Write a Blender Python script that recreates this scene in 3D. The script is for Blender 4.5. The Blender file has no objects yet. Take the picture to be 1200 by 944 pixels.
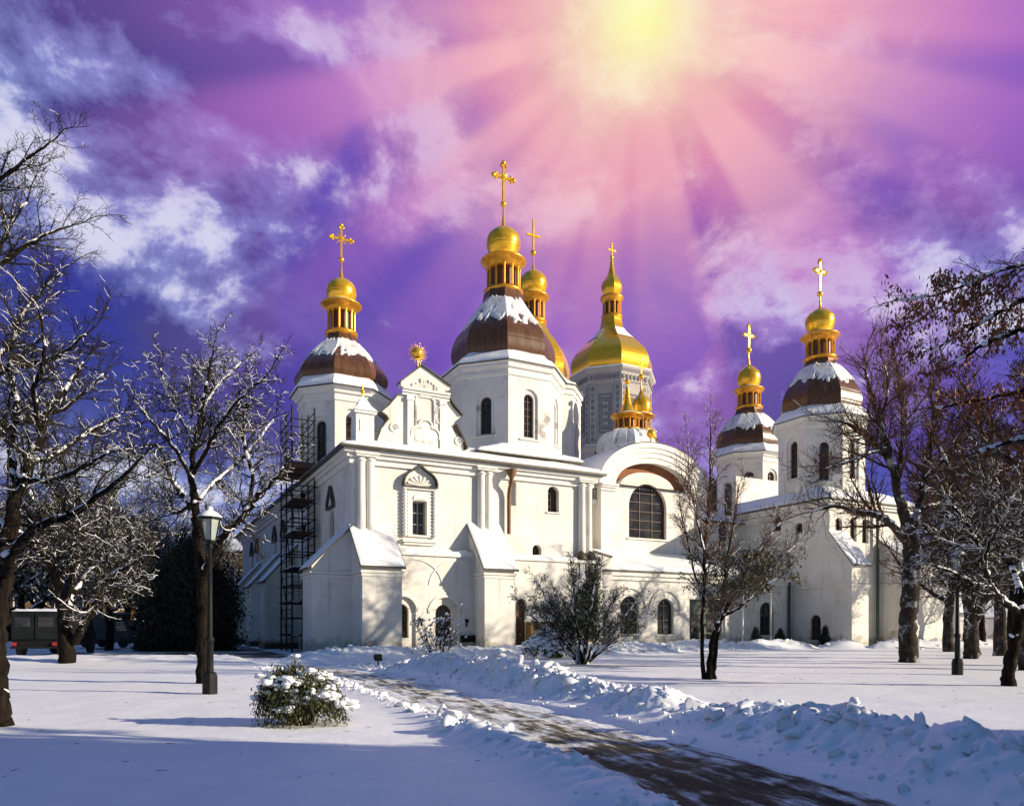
import bpy, bmesh, math, random
import numpy as np
from mathutils import Vector, Matrix
PI = math.pi
scene = bpy.context.scene
COL = scene.collection

# ------------------------------------------------------------------ survey of the place
F, CX, HY, CZ = 853.0, 600.0, 734.0, 1.6          # focal length, centre column and horizon of the survey, eye height
def at(px, py, Y):
    return Vector(((px-CX)/F*Y, Y, CZ+(HY-py)/F*Y))
def gnd(px, py):
    Y = F*CZ/(py-HY); return Vector(((px-CX)/F*Y, Y, 0))
ANG = math.radians(27.5); cA, sA = math.cos(ANG), math.sin(ANG)
W0 = Vector(((412-CX)/F*40.0, 40.0, 0))            # near wall corner of the cathedral
def uz(px, py, v):                                 # point of the plan plane v = const
    k = (px-CX)/F
    u = (k*(W0.y+cA*v)-W0.x+sA*v)/(cA-k*sA)
    Y = W0.y+sA*u+cA*v
    return u, CZ+(HY-py)/F*Y
def vz(px, py, u):
    k = (px-CX)/F
    v = (k*(W0.y+sA*u)-W0.x-cA*u)/(-sA-k*cA)
    Y = W0.y+sA*u+cA*v
    return v, CZ+(HY-py)/F*Y
def uv_of(px, D):
    dx, dy = (px-CX)/F*D-W0.x, D-W0.y
    return cA*dx+sA*dy, -sA*dx+cA*dy

# ------------------------------------------------------------------ materials
def newmat(name):
    m = bpy.data.materials.new(name); m.use_nodes = True
    nt = m.node_tree; b = nt.nodes['Principled BSDF']
    return m, nt, b
def nd(nt, t, **kw):
    n = nt.nodes.new(t)
    for k, v in kw.items():
        if k.startswith('i_'):
            key = k[2:]
            n.inputs[int(key) if key.isdigit() else key].default_value = v
        else: setattr(n, k, v)
    return n
def noise_mat(name, c1, c2, scale=3.0, rough=0.7, bump=0.0, bscale=20, metallic=0.0, detail=5, lo=.35, hi=.65, c3=None, s3=1.0, stretch=None, spec=None, bdist=.02, t3=(.55,.7)):
    m, nt, b = newmat(name); L = nt.links
    tc = nd(nt, 'ShaderNodeTexCoord')
    src = tc.outputs['Object']
    if stretch:
        mp = nd(nt, 'ShaderNodeMapping'); mp.inputs['Scale'].default_value = stretch
        L.new(src, mp.inputs[0]); src = mp.outputs[0]
    n = nd(nt, 'ShaderNodeTexNoise'); n.inputs['Scale'].default_value = scale; n.inputs['Detail'].default_value = detail
    L.new(src, n.inputs['Vector'])
    r = nd(nt, 'ShaderNodeValToRGB'); e = r.color_ramp.elements
    e[0].position, e[0].color = lo, (*c1, 1); e[1].position, e[1].color = hi, (*c2, 1)
    L.new(n.outputs['Fac'], r.inputs[0]); out = r.outputs[0]
    if c3 is not None:
        n3 = nd(nt, 'ShaderNodeTexNoise'); n3.inputs['Scale'].default_value = s3; n3.inputs['Detail'].default_value = 8
        n3.inputs['Roughness'].default_value = .65
        L.new(tc.outputs['Object'], n3.inputs['Vector'])
        r3 = nd(nt, 'ShaderNodeValToRGB'); q = r3.color_ramp.elements
        q[0].position, q[0].color = t3[0], (0, 0, 0, 1); q[1].position, q[1].color = t3[1], (1, 1, 1, 1)
        L.new(n3.outputs['Fac'], r3.inputs[0])
        mx = nd(nt, 'ShaderNodeMix', data_type='RGBA')
        L.new(r3.outputs[0], mx.inputs['Factor']); L.new(out, mx.inputs['A']); mx.inputs['B'].default_value = (*c3, 1)
        out = mx.outputs['Result']
    L.new(out, b.inputs['Base Color'])
    b.inputs['Roughness'].default_value = rough; b.inputs['Metallic'].default_value = metallic
    if spec is not None: b.inputs['Specular IOR Level'].default_value = spec
    if bump:
        nb = nd(nt, 'ShaderNodeTexNoise'); nb.inputs['Scale'].default_value = bscale; nb.inputs['Detail'].default_value = 6
        L.new(tc.outputs['Object'], nb.inputs['Vector'])
        bp = nd(nt, 'ShaderNodeBump'); bp.inputs['Strength'].default_value = bump; bp.inputs['Distance'].default_value = bdist
        L.new(nb.outputs['Fac'], bp.inputs['Height']); L.new(bp.outputs[0], b.inputs['Normal'])
    return m
def plaster_mat(name, c1, c2, stain, st):
    m = noise_mat(name, c1, c2, .5, .86, .3, 7, c3=stain, s3=.55, t3=st, bdist=.03); nt = m.node_tree; L = nt.links; b = nt.nodes['Principled BSDF']
    src = b.inputs['Base Color'].links[0].from_socket; tc = nd(nt, 'ShaderNodeTexCoord')
    def layer(src, scale, stretch, lo, hi, col, amt, zlim=None):
        mp = nd(nt, 'ShaderNodeMapping'); mp.inputs['Scale'].default_value = stretch; L.new(tc.outputs['Object'], mp.inputs[0])
        n = nd(nt, 'ShaderNodeTexNoise'); n.inputs['Scale'].default_value = scale; n.inputs['Detail'].default_value = 8; n.inputs['Roughness'].default_value = .65; L.new(mp.outputs[0], n.inputs['Vector'])
        v = n.outputs['Fac']
        if zlim:
            s = nd(nt, 'ShaderNodeSeparateXYZ'); L.new(tc.outputs['Object'], s.inputs[0])
            r = nd(nt, 'ShaderNodeMapRange'); L.new(s.outputs['Z'], r.inputs[0]); r.inputs[1].default_value = 0; r.inputs[2].default_value = zlim; r.inputs[3].default_value = .32; r.inputs[4].default_value = -.4
            a = nd(nt, 'ShaderNodeMath', operation='ADD'); L.new(v, a.inputs[0]); L.new(r.outputs[0], a.inputs[1]); v = a.outputs[0]
        r = nd(nt, 'ShaderNodeMapRange'); r.interpolation_type = 'SMOOTHSTEP'; L.new(v, r.inputs[0]); r.inputs[1].default_value = lo; r.inputs[2].default_value = hi; r.inputs[4].default_value = amt
        x = nd(nt, 'ShaderNodeMix', data_type='RGBA'); L.new(r.outputs[0], x.inputs['Factor']); L.new(src, x.inputs['A']); x.inputs['B'].default_value = (*col, 1); return x.outputs['Result']
    src = layer(src, 1.0, (2.2, 2.2, .16), .54, .74, (.48, .45, .39), .75)
    src = layer(src, 1.3, (1, 1, 1), .52, .70, (.32, .29, .23), .75, 2.4)
    src = layer(src, 6.0, (1, 1, .5), .66, .72, (.48, .45, .40), .5)
    L.new(src, b.inputs['Base Color']); return m
def seams(m, scale, amt):
    nt = m.node_tree; L = nt.links; b = nt.nodes['Principled BSDF']; tc = nd(nt, 'ShaderNodeTexCoord')
    v = nd(nt, 'ShaderNodeTexWave'); v.bands_direction = 'Z'; v.inputs['Scale'].default_value = scale; v.inputs['Distortion'].default_value = .6; v.inputs['Detail'].default_value = 1; L.new(tc.outputs['Object'], v.inputs['Vector'])
    r = nd(nt, 'ShaderNodeMapRange'); L.new(v.outputs['Fac'], r.inputs[0]); r.inputs[1].default_value = 0; r.inputs[2].default_value = .12
    vo = nd(nt, 'ShaderNodeTexVoronoi'); vo.inputs['Scale'].default_value = 1.5; L.new(tc.outputs['Object'], vo.inputs['Vector'])
    a = nd(nt, 'ShaderNodeMath', operation='ADD'); L.new(r.outputs[0], a.inputs[0]); L.new(vo.outputs['Distance'], a.inputs[1])
    bp = nd(nt, 'ShaderNodeBump'); bp.inputs['Strength'].default_value = amt; bp.inputs['Distance'].default_value = .025; L.new(a.outputs[0], bp.inputs['Height'])
    if b.inputs['Normal'].links: L.new(b.inputs['Normal'].links[0].from_socket, bp.inputs['Normal'])
    L.new(bp.outputs[0], b.inputs['Normal'])
M = {}
M['plaster'] = plaster_mat('plaster', (.73,.70,.64), (.82,.79,.735), (.57,.54,.48), (.52,.74))
M['stained_plaster'] = noise_mat('stained_plaster', (.72,.69,.65), (.80,.77,.73), .7, .85, .25, 9, c3=(.36,.33,.30), s3=.62, t3=(.57,.66))
M['trim'] = noise_mat('trim_plaster', (.78,.75,.68), (.84,.81,.75), 1.2, .8, .2, 14)
M['snow'] = noise_mat('snow', (.86,.87,.90), (.92,.92,.93), 1.5, .6, .35, 9, bdist=.02)
M['roofsnow'] = noise_mat('roof_snow', (.87,.87,.89), (.92,.92,.93), .8, .6, .35, 5, bdist=.05)
M['thinsnow'] = noise_mat('thin_dome_snow', (.66,.66,.67), (.84,.84,.85), 1.1, .6, .35, 5, c3=(.34,.27,.22), s3=1.6, t3=(.57,.70), bdist=.04)
M['copper'] = noise_mat('weathered_copper', (.075,.030,.012), (.135,.058,.022), 1.2, .36, .2, 4, stretch=(3,3,.6), c3=(.055,.042,.016), s3=.5)
M['gold'] = noise_mat('gilding', (.95,.46,.025), (1.0,.60,.05), 2.2, .25, .3, 3.0, metallic=.66, bdist=.03)
M['gold_dull'] = noise_mat('dull_gilding', (.72,.30,.022), (.85,.40,.035), 3, .33, .1, 20, metallic=.6)
seams(M['gold'], .45, .35)
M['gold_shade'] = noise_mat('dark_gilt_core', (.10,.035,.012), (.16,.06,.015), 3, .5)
M['glass'] = noise_mat('dark_glass', (.014,.014,.017), (.045,.040,.038), 1.2, .05, .35, 2.5, spec=.8)
M['wood'] = noise_mat('brown_window_wood', (.07,.03,.016), (.12,.055,.03), 4, .6, stretch=(6,6,1))
M['greywood'] = noise_mat('grey_painted_wood', (.22,.21,.2), (.3,.29,.28), 4, .6)
M['brick'] = noise_mat('red_brown_brick', (.20,.07,.03), (.30,.12,.05), 2.5, .85, .4, 10)
M['roofmetal'] = noise_mat('roof_sheet', (.04,.035,.025), (.07,.06,.04), 2, .5)
M['greenmetal'] = noise_mat('green_painted_metal', (.03,.055,.045), (.05,.08,.065), 3, .45)
M['black'] = noise_mat('black_iron', (.006,.006,.006), (.013,.013,.012), 8, .6, spec=.2)
M['steel'] = noise_mat('scaffold_steel', (.012,.014,.013), (.03,.03,.028), 6, .6, spec=.2)
M['board'] = noise_mat('scaffold_board', (.07,.035,.025), (.12,.06,.04), 3, .75)
M['pipe'] = noise_mat('brown_pipe', (.12,.055,.02), (.18,.085,.03), 3, .5)
M['bark'] = noise_mat('dark_bark', (.007,.0055,.0045), (.022,.016,.012), 5, .9, .8, 14, stretch=(3,3,.6), bdist=.04, spec=.06)
M['bark_grey'] = noise_mat('grey_bark', (.022,.018,.015), (.06,.05,.042), 3, .9, .7, 10, bdist=.04, c3=(.34,.34,.35), s3=1.3, t3=(.55,.60), spec=.06)
M['twig'] = noise_mat('twigs', (.018,.016,.011), (.055,.047,.033), 1.5, .9, spec=.06)
M['twig_red'] = noise_mat('reddish_twigs', (.065,.036,.022), (.16,.092,.06), 1.2, .9, spec=.06)
M['leaf'] = noise_mat('evergreen_leaf', (.032,.046,.012), (.10,.105,.028), 6, .5)
M['leaf_olive'] = noise_mat('olive_leaf', (.05,.055,.02), (.10,.10,.04), 5, .6)
M['needle'] = noise_mat('dark_needle', (.012,.014,.009), (.032,.035,.02), 1.5, .8)
M['leaf_brown'] = noise_mat('withered_leaf', (.16,.05,.018), (.34,.13,.045), 6, .7)
M['belltower'] = noise_mat('grey_violet_plaster', (.40,.36,.33), (.48,.44,.40), .3, .85)
M['ornament'] = noise_mat('grey_ornament', (.16,.15,.17), (.30,.27,.27), 1.5, .85)
M['ochre'] = noise_mat('ochre_plaster', (.17,.095,.025), (.24,.14,.04), .6, .85)
M['lampglass'] = noise_mat('milk_glass', (.26,.30,.28), (.34,.38,.35), 4, .3)
M['trucksides'] = noise_mat('shaded_green_truck_paint', (.008,.011,.011), (.016,.020,.020), 1, .6, spec=.1)  # near-black green: the deep shade around the truck is put into its paint
M['vanpaint'] = noise_mat('shaded_white_paint', (.04,.046,.046), (.07,.08,.076), 1, .6, spec=.15)  # white van paint darkened to stand for the shadow under the trees
M['rubber'] = noise_mat('tyre_rubber', (.012,.012,.012), (.025,.025,.025), 8, .85)
M['redlens'] = noise_mat('red_lens', (.28,.02,.02), (.36,.03,.02), 4, .3)

seams(M['copper'], .35, .4)
# asphalt path with ruts of slush and packed snow, laid out along the path by its own UV map
def path_mat():
    m, nt, b = newmat('slushy_asphalt'); L = nt.links
    uv = nd(nt, 'ShaderNodeUVMap'); uv.uv_map = 'UVMap'
    def nz(scale, sx, sy, det=7, off=0):
        mp = nd(nt, 'ShaderNodeMapping'); mp.inputs['Scale'].default_value = (sx, sy, 1); mp.inputs['Location'].default_value = (off, off, 0)
        n = nd(nt, 'ShaderNodeTexNoise'); n.inputs['Scale'].default_value = scale; n.inputs['Detail'].default_value = det; n.inputs['Roughness'].default_value = .68
        L.new(uv.outputs[0], mp.inputs[0]); L.new(mp.outputs[0], n.inputs['Vector']); return n.outputs['Fac']
    a = nz(1.0, 12.0, .8); c = nz(1.0, 3.6, 1.7, off=5); w = nz(1.0, 5, 2.5, off=11)
    def mth(op, x, y):
        n = nd(nt, 'ShaderNodeMath', operation=op)
        for i, q in enumerate((x, y)):
            if isinstance(q, (int, float)): n.inputs[i].default_value = q
            else: L.new(q, n.inputs[i])
        return n.outputs[0]
    sep = nd(nt, 'ShaderNodeSeparateXYZ'); L.new(uv.outputs[0], sep.inputs[0])
    far = nd(nt, 'ShaderNodeMapRange'); L.new(sep.outputs['Y'], far.inputs[0])
    far.inputs[1].default_value = 17.0; far.inputs[2].default_value = 22.5; far.inputs[3].default_value = .02; far.inputs[4].default_value = .15
    # edges of the path keep more slush
    ed = mth('MULTIPLY', mth('POWER', mth('ABSOLUTE', mth('SUBTRACT', sep.outputs['X'], .5), 0), 2.0), .75)
    s = mth('ADD', mth('SUBTRACT', mth('ADD', mth('MULTIPLY', a, .95), mth('MULTIPLY', c, .62)), .275), mth('ADD', far.outputs[0], ed))
    r = nd(nt, 'ShaderNodeValToRGB'); e = r.color_ramp.elements
    e[0].position, e[0].color = .44, (.016, .019, .012, 1); e[1].position, e[1].color = .74, (.85, .86, .88, 1)
    x = e.new(.53); x.color = (.045, .044, .031, 1)
    x = e.new(.585); x.color = (.13, .115, .08, 1)
    x = e.new(.65); x.color = (.42, .40, .36, 1)
    L.new(s, r.inputs[0]); L.new(r.outputs[0], b.inputs['Base Color'])
    rr = nd(nt, 'ShaderNodeMapRange'); L.new(s, rr.inputs[0]); rr.inputs[1].default_value = .42; rr.inputs[2].default_value = .7; rr.inputs[3].default_value = .62; rr.inputs[4].default_value = .75
    L.new(rr.outputs[0], b.inputs['Roughness']); b.inputs['Specular IOR Level'].default_value = .12
    bp = nd(nt, 'ShaderNodeBump'); bp.inputs['Strength'].default_value = .9; bp.inputs['Distance'].default_value = .06
    L.new(mth('ADD', s, mth('MULTIPLY', w, .35)), bp.inputs['Height']); L.new(bp.outputs[0], b.inputs['Normal'])
    return m
M['path'] = path_mat()

# ------------------------------------------------------------------ objects, tags, meshes
def tag(o, label=None, cat=None, group=None, kind=None):
    if label: o['label'] = label
    if cat: o['category'] = cat
    if group: o['group'] = group
    if kind: o['kind'] = kind
    return o
def empty(name, loc=(0,0,0), rz=0.0, label=None, cat=None, group=None):
    o = bpy.data.objects.new(name, None); COL.objects.link(o); o.empty_display_size = .3
    o.location = loc; o.rotation_euler = (0, 0, rz)
    return tag(o, label, cat, group)
def link(name, me, mat, parent=None):
    o = bpy.data.objects.new(name, me); COL.objects.link(o)
    if mat is not None and not me.materials: me.materials.append(mat)
    if parent is not None: o.parent = parent
    return o
def copy_tree(o, parent=None):
    c = o.copy(); COL.objects.link(c)
    if parent is not None: c.parent = parent
    for ch in list(o.children): copy_tree(ch, c)
    return c

class MB:
    def __init__(s): s.v, s.f, s.sm = [], [], []
    def add(s, vs, fs, smooth=False):
        n = len(s.v); s.v += [tuple(p) for p in vs]; s.f += [tuple(i+n for i in f) for f in fs]; s.sm += [smooth]*len(fs); return s
    def box(s, x0, x1, y0, y1, z0, z1):
        v = [(x0,y0,z0),(x1,y0,z0),(x1,y1,z0),(x0,y1,z0),(x0,y0,z1),(x1,y0,z1),(x1,y1,z1),(x0,y1,z1)]
        return s.add(v, [(0,3,2,1),(4,5,6,7),(0,1,5,4),(1,2,6,5),(2,3,7,6),(3,0,4,7)])
    def hexa(s, v):                                  # 8 points, bottom ring then top ring
        return s.add(v, [(0,3,2,1),(4,5,6,7),(0,1,5,4),(1,2,6,5),(2,3,7,6),(3,0,4,7)])
    def ext(s, poly, fr, d0, d1):                    # polygon in facade coordinates (a, z), pushed out from d0 to d1
        P = [fr(a, z, d0) for a, z in poly]; Q = [fr(a, z, d1) for a, z in poly]; n = len(poly)
        return s.add(P+Q, [tuple(range(n))[::-1], tuple(range(n, 2*n))]+[(i, (i+1) % n, n+(i+1) % n, n+i) for i in range(n)])
    def ring(s, outer, inner, fr, d0, d1):           # frame between two outlines of the same count
        n = len(outer); V = []
        for d in (d0, d1):
            V += [fr(a, z, d) for a, z in outer]; V += [fr(a, z, d) for a, z in inner]
        f = []
        for i in range(n):
            j = (i+1) % n
            f += [(2*n+i, 2*n+j, 3*n+j, 3*n+i), (i, n+i, n+j, j), (i, j, 2*n+j, 2*n+i), (n+i, 3*n+i, 3*n+j, n+j)]
        return s.add(V, f)
    def lathe(s, prof, n, c=(0,0), rot=0.0, facet=False, cap=True):
        k = len(prof)
        if facet:                                    # flat facets with crisp arrises, smooth up and down
            for i in range(n):
                a0, a1 = rot+2*PI*i/n, rot+2*PI*(i+1)/n
                V = []
                for r, z in prof:
                    V += [(c[0]+r*math.cos(a0), c[1]+r*math.sin(a0), z), (c[0]+r*math.cos(a1), c[1]+r*math.sin(a1), z)]
                s.add(V, [(2*j, 2*j+1, 2*j+3, 2*j+2) for j in range(k-1)], True)
        else:
            V = [(c[0]+r*math.cos(rot+2*PI*i/n), c[1]+r*math.sin(rot+2*PI*i/n), z) for r, z in prof for i in range(n)]
            s.add(V, [(j*n+i, j*n+(i+1) % n, (j+1)*n+(i+1) % n, (j+1)*n+i) for j in range(k-1) for i in range(n)], n > 10)
        if cap:
            for j, flip in ((0, True), (k-1, False)):
                r, z = prof[j]
                if r > 1e-4:
                    V = [(c[0]+r*math.cos(rot+2*PI*i/n), c[1]+r*math.sin(rot+2*PI*i/n), z) for i in range(n)]
                    s.add(V, [tuple(range(n))[::-1] if flip else tuple(range(n))])
        return s
    def tube(s, pts, rad, n=8, smooth=True, cap=True):
        pts = [Vector(p) for p in pts]; m = len(pts)
        if not hasattr(rad, '__len__'): rad = [rad]*m
        V = []; ref = None
        for i, p in enumerate(pts):
            d = (pts[min(i+1, m-1)]-pts[max(i-1, 0)])
            d = d.normalized() if d.length > 1e-9 else Vector((0,0,1))
            if ref is None: ref = d.orthogonal().normalized()
            a = (ref-d*ref.dot(d)); a = a.normalized() if a.length > 1e-6 else d.orthogonal().normalized()
            ref = a; b = d.cross(a)
            V += [p+(a*math.cos(2*PI*j/n)+b*math.sin(2*PI*j/n))*rad[i] for j in range(n)]
        f = [(i*n+j, i*n+(j+1) % n, (i+1)*n+(j+1) % n, (i+1)*n+j) for i in range(m-1) for j in range(n)]
        s.add(V, f, smooth)
        if cap:
            s.add(V[:n], [tuple(range(n))[::-1]]); s.add(V[-n:], [tuple(range(n))])
        return s
    def ball(s, c, r, n=12, m=8, sz=1.0):
        pr = [(r*math.sin(PI*j/m), c[2]-r*sz*math.cos(PI*j/m)) for j in range(m+1)]
        pr[0] = (1e-5, pr[0][1]); pr[-1] = (1e-5, pr[-1][1])
        return s.lathe(pr, n, (c[0], c[1]), cap=False)
    def mesh(s, name):
        me = bpy.data.meshes.new(name); me.from_pydata(s.v, [], s.f)
        me.polygons.foreach_set('use_smooth', s.sm); me.update(); return me
    def build(s, name, mat, parent=None, bevel=0.0):
        me = s.mesh(name)
        if bevel:
            bm = bmesh.new(); bm.from_mesh(me)
            bmesh.ops.remove_doubles(bm, verts=bm.verts, dist=1e-5)
            bmesh.ops.bevel(bm, geom=[e for e in bm.edges if e.is_manifold and e.calc_face_angle(0) > .5], offset=bevel, segments=2, affect='EDGES', clamp_overlap=True)
            bm.to_mesh(me); bm.free()
        return link(name, me, mat, parent)

def cut(o, cutter):                                  # real openings in a wall
    bm = bmesh.new(); bm.from_mesh(o.data); bmesh.ops.remove_doubles(bm, verts=bm.verts, dist=1e-5); bmesh.ops.recalc_face_normals(bm, faces=bm.faces); bm.to_mesh(o.data); bm.free()
    me = cutter.mesh('cutter')
    bm = bmesh.new(); bm.from_mesh(me); bmesh.ops.remove_doubles(bm, verts=bm.verts, dist=1e-5); bmesh.ops.recalc_face_normals(bm, faces=bm.faces); bm.to_mesh(me); bm.free()
    c = bpy.data.objects.new('cutter', me); COL.objects.link(c)
    par, o.parent = o.parent, None
    md = o.modifiers.new('b', 'BOOLEAN'); md.operation = 'DIFFERENCE'; md.solver = 'EXACT'; md.object = c
    bpy.context.view_layer.update()
    dg = bpy.context.evaluated_depsgraph_get()
    nm = bpy.data.meshes.new_from_object(o.evaluated_get(dg))
    o.modifiers.clear(); old = o.data; mats = list(old.materials); o.data = nm
    nm.materials.clear()
    for q in mats: nm.materials.append(q)
    nm.polygons.foreach_set('material_index', [0]*len(nm.polygons))
    bpy.data.objects.remove(c); o.parent = par

def frame(ox, oy, ang):                              # facade frame: outward normal at angle ang
    nx, ny = math.cos(ang), math.sin(ang); ax, ay = -ny, nx
    return lambda a, z, d: (ox+ax*a+nx*d, oy+ay*a+ny*d, z)
def arch(w, z0, z1, n=14, rise=None, a0=0.0):
    rise = w/2 if rise is None else rise
    p = [(a0-w/2, z0), (a0+w/2, z0)]
    return p+[(a0+w/2*math.cos(PI*i/n), z1-rise+rise*math.sin(PI*i/n)) for i in range(n+1)]
def rect(w, z0, z1, a0=0.0):
    return [(a0-w/2, z0), (a0+w/2, z0), (a0+w/2, z1), (a0-w/2, z1)]
def grow_poly(p, d):                                 # offset an outline outwards
    n = len(p); out = []
    for i in range(n):
        a, b, c = Vector(p[i-1]), Vector(p[i]), Vector(p[(i+1) % n])
        e1, e2 = (b-a), (c-b)
        if e1.length < 1e-6: e1 = e2
        if e2.length < 1e-6: e2 = e1
        n1 = Vector((e1.y, -e1.x)).normalized(); n2 = Vector((e2.y, -e2.x)).normalized()
        m = n1+n2; m = m/max(m.dot(n1), .3) if m.length > 1e-6 else n1
        out.append((b.x+m.x*d, b.y+m.y*d))
    return out

# vectorised helpers --------------------------------------------------
def mesh_np(name, V, Fq, smooth=False):
    V = np.asarray(V, np.float32); Fq = np.asarray(Fq, np.int32); k = Fq.shape[1]
    me = bpy.data.meshes.new(name)
    me.vertices.add(len(V)); me.vertices.foreach_set('co', V.ravel())
    me.loops.add(Fq.size); me.loops.foreach_set('vertex_index', Fq.ravel())
    me.polygons.add(len(Fq)); me.polygons.foreach_set('loop_start', np.arange(0, Fq.size, k, dtype=np.int32))
    if smooth: me.polygons.foreach_set('use_smooth', np.ones(len(Fq), bool))
    me.update(calc_edges=True); me.validate(); return me
def _axes(d):
    d = d/np.maximum(np.linalg.norm(d, axis=1, keepdims=True), 1e-9)
    ref = np.where(np.abs(d[:, 2:3]) < .9, np.array([[0, 0, 1.0]]), np.array([[1.0, 0, 0]]))
    a = np.cross(d, ref); a /= np.linalg.norm(a, axis=1, keepdims=True); return a, np.cross(d, a)
def frustums(P0, P1, R0, R1, n=3):
    P0, P1 = np.asarray(P0, float), np.asarray(P1, float); R0 = np.asarray(R0)[:, None]; R1 = np.asarray(R1)[:, None]
    a, b = _axes(P1-P0); m = len(P0); V = np.zeros((m, 2*n, 3))
    for j in range(n):
        o = a*math.cos(2*PI*j/n)+b*math.sin(2*PI*j/n)
        V[:, j] = P0+o*R0; V[:, n+j] = P1+o*R1
    base = (np.arange(m)*2*n)[:, None]
    Fq = np.concatenate([np.concatenate([base+j, base+(j+1) % n, base+n+(j+1) % n, base+n+j], 1) for j in range(n)])
    return V.reshape(-1, 3), Fq
def spindles(P0, P1, R, n=5, flat=.8):               # closed lumps, fat in the middle
    P0, P1 = np.asarray(P0, float), np.asarray(P1, float); R = np.asarray(R)[:, None]
    d = P1-P0; a, b = _axes(d); m = len(P0); V = np.zeros((m, 2*n+2, 3)); V[:, 0] = P0; V[:, 1] = P1
    for j in range(n):
        o = a*math.cos(2*PI*j/n)+b*math.sin(2*PI*j/n); o = o*np.array([[1, 1, flat]])
        V[:, 2+j] = P0+d*.25+o*R; V[:, 2+n+j] = P0+d*.75+o*R*.9
    base = (np.arange(m)*(2*n+2))[:, None]; f = []
    for j in range(n):
        k = (j+1) % n
        f.append(np.concatenate([base+0, base+2+k, base+2+j, base+2+j], 1))
        f.append(np.concatenate([base+2+j, base+2+k, base+2+n+k, base+2+n+j], 1))
        f.append(np.concatenate([base+1, base+2+n+j, base+2+n+k, base+2+n+k], 1))
    tri = np.concatenate([f[i] for i in range(len(f)) if i % 3 != 1])[:, :3]; quad = np.concatenate([f[i] for i in range(1, len(f), 3)])
    T = np.concatenate([tri, quad[:, [0, 1, 2]], quad[:, [0, 2, 3]]])
    return V.reshape(-1, 3), T
def cat_np(parts):
    Vs, Fs, o = [], [], 0
    for V, Fq in parts:
        Vs.append(V); Fs.append(Fq+o); o += len(V)
    return np.concatenate(Vs), np.concatenate(Fs)
def _hash(ix, iy, s):
    h = (ix.astype(np.int64)*374761393+iy.astype(np.int64)*668265263+s*1442695041) & 0x7fffffff
    h = ((h ^ (h >> 13))*1274126177) & 0x7fffffff
    return ((h ^ (h >> 16)) & 0xffff)/65535.0
def vnoise(x, y, s=0):
    ix, iy = np.floor(x), np.floor(y); fx, fy = x-ix, y-iy; fx = fx*fx*(3-2*fx); fy = fy*fy*(3-2*fy)
    a, b, c, d = _hash(ix, iy, s), _hash(ix+1, iy, s), _hash(ix, iy+1, s), _hash(ix+1, iy+1, s)
    return (a*(1-fx)+b*fx)*(1-fy)+(c*(1-fx)+d*fx)*fy
def fbm(x, y, s=0, o=4):
    t, a, n = 0, .5, 0
    for i in range(o):
        t = t+a*vnoise(x*2**i+i*17.3, y*2**i-i*9.1, s+i); n += a; a *= .55
    return t/n
def lumps(x, y, s=0):                                # rounded clods: one minus distance to the nearest jittered point
    ix, iy = np.floor(x), np.floor(y); best = np.full(x.shape, 9.0)
    for dx in (-1, 0, 1):
        for dy in (-1, 0, 1):
            cx, cy = ix+dx, iy+dy
            q = (cx+_hash(cx, cy, s)-x)**2+(cy+_hash(cx, cy, s+7)-y)**2
            best = np.minimum(best, q/(.35+.9*_hash(cx, cy, s+13)))
    return np.sqrt(np.clip(1-best, 0, 1))
# ------------------------------------------------------------------ camera, sun, sky
cam = bpy.data.cameras.new('camera'); co = bpy.data.objects.new('camera', cam); COL.objects.link(co)
cam.sensor_width = 36; cam.lens = F/1200*36; cam.shift_y = (HY-472)/1200; cam.clip_end = 6000; cam.clip_start = .1
co.location = (0, 0, CZ); co.rotation_euler = (PI/2, 0, 0); scene.camera = co

EL = math.radians(18.0); AZ = Vector((.98, -.2, 0)).normalized()
SUN = Vector((AZ.x*math.cos(EL), AZ.y*math.cos(EL), math.sin(EL)))
sl = bpy.data.lights.new('sun', 'SUN'); so = bpy.data.objects.new('sun', sl); COL.objects.link(so)
sl.energy = 5.0; sl.angle = math.radians(.5); sl.color = (1.0, .87, .67)
so.rotation_euler = SUN.to_track_quat('Z', 'Y').to_euler()

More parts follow.
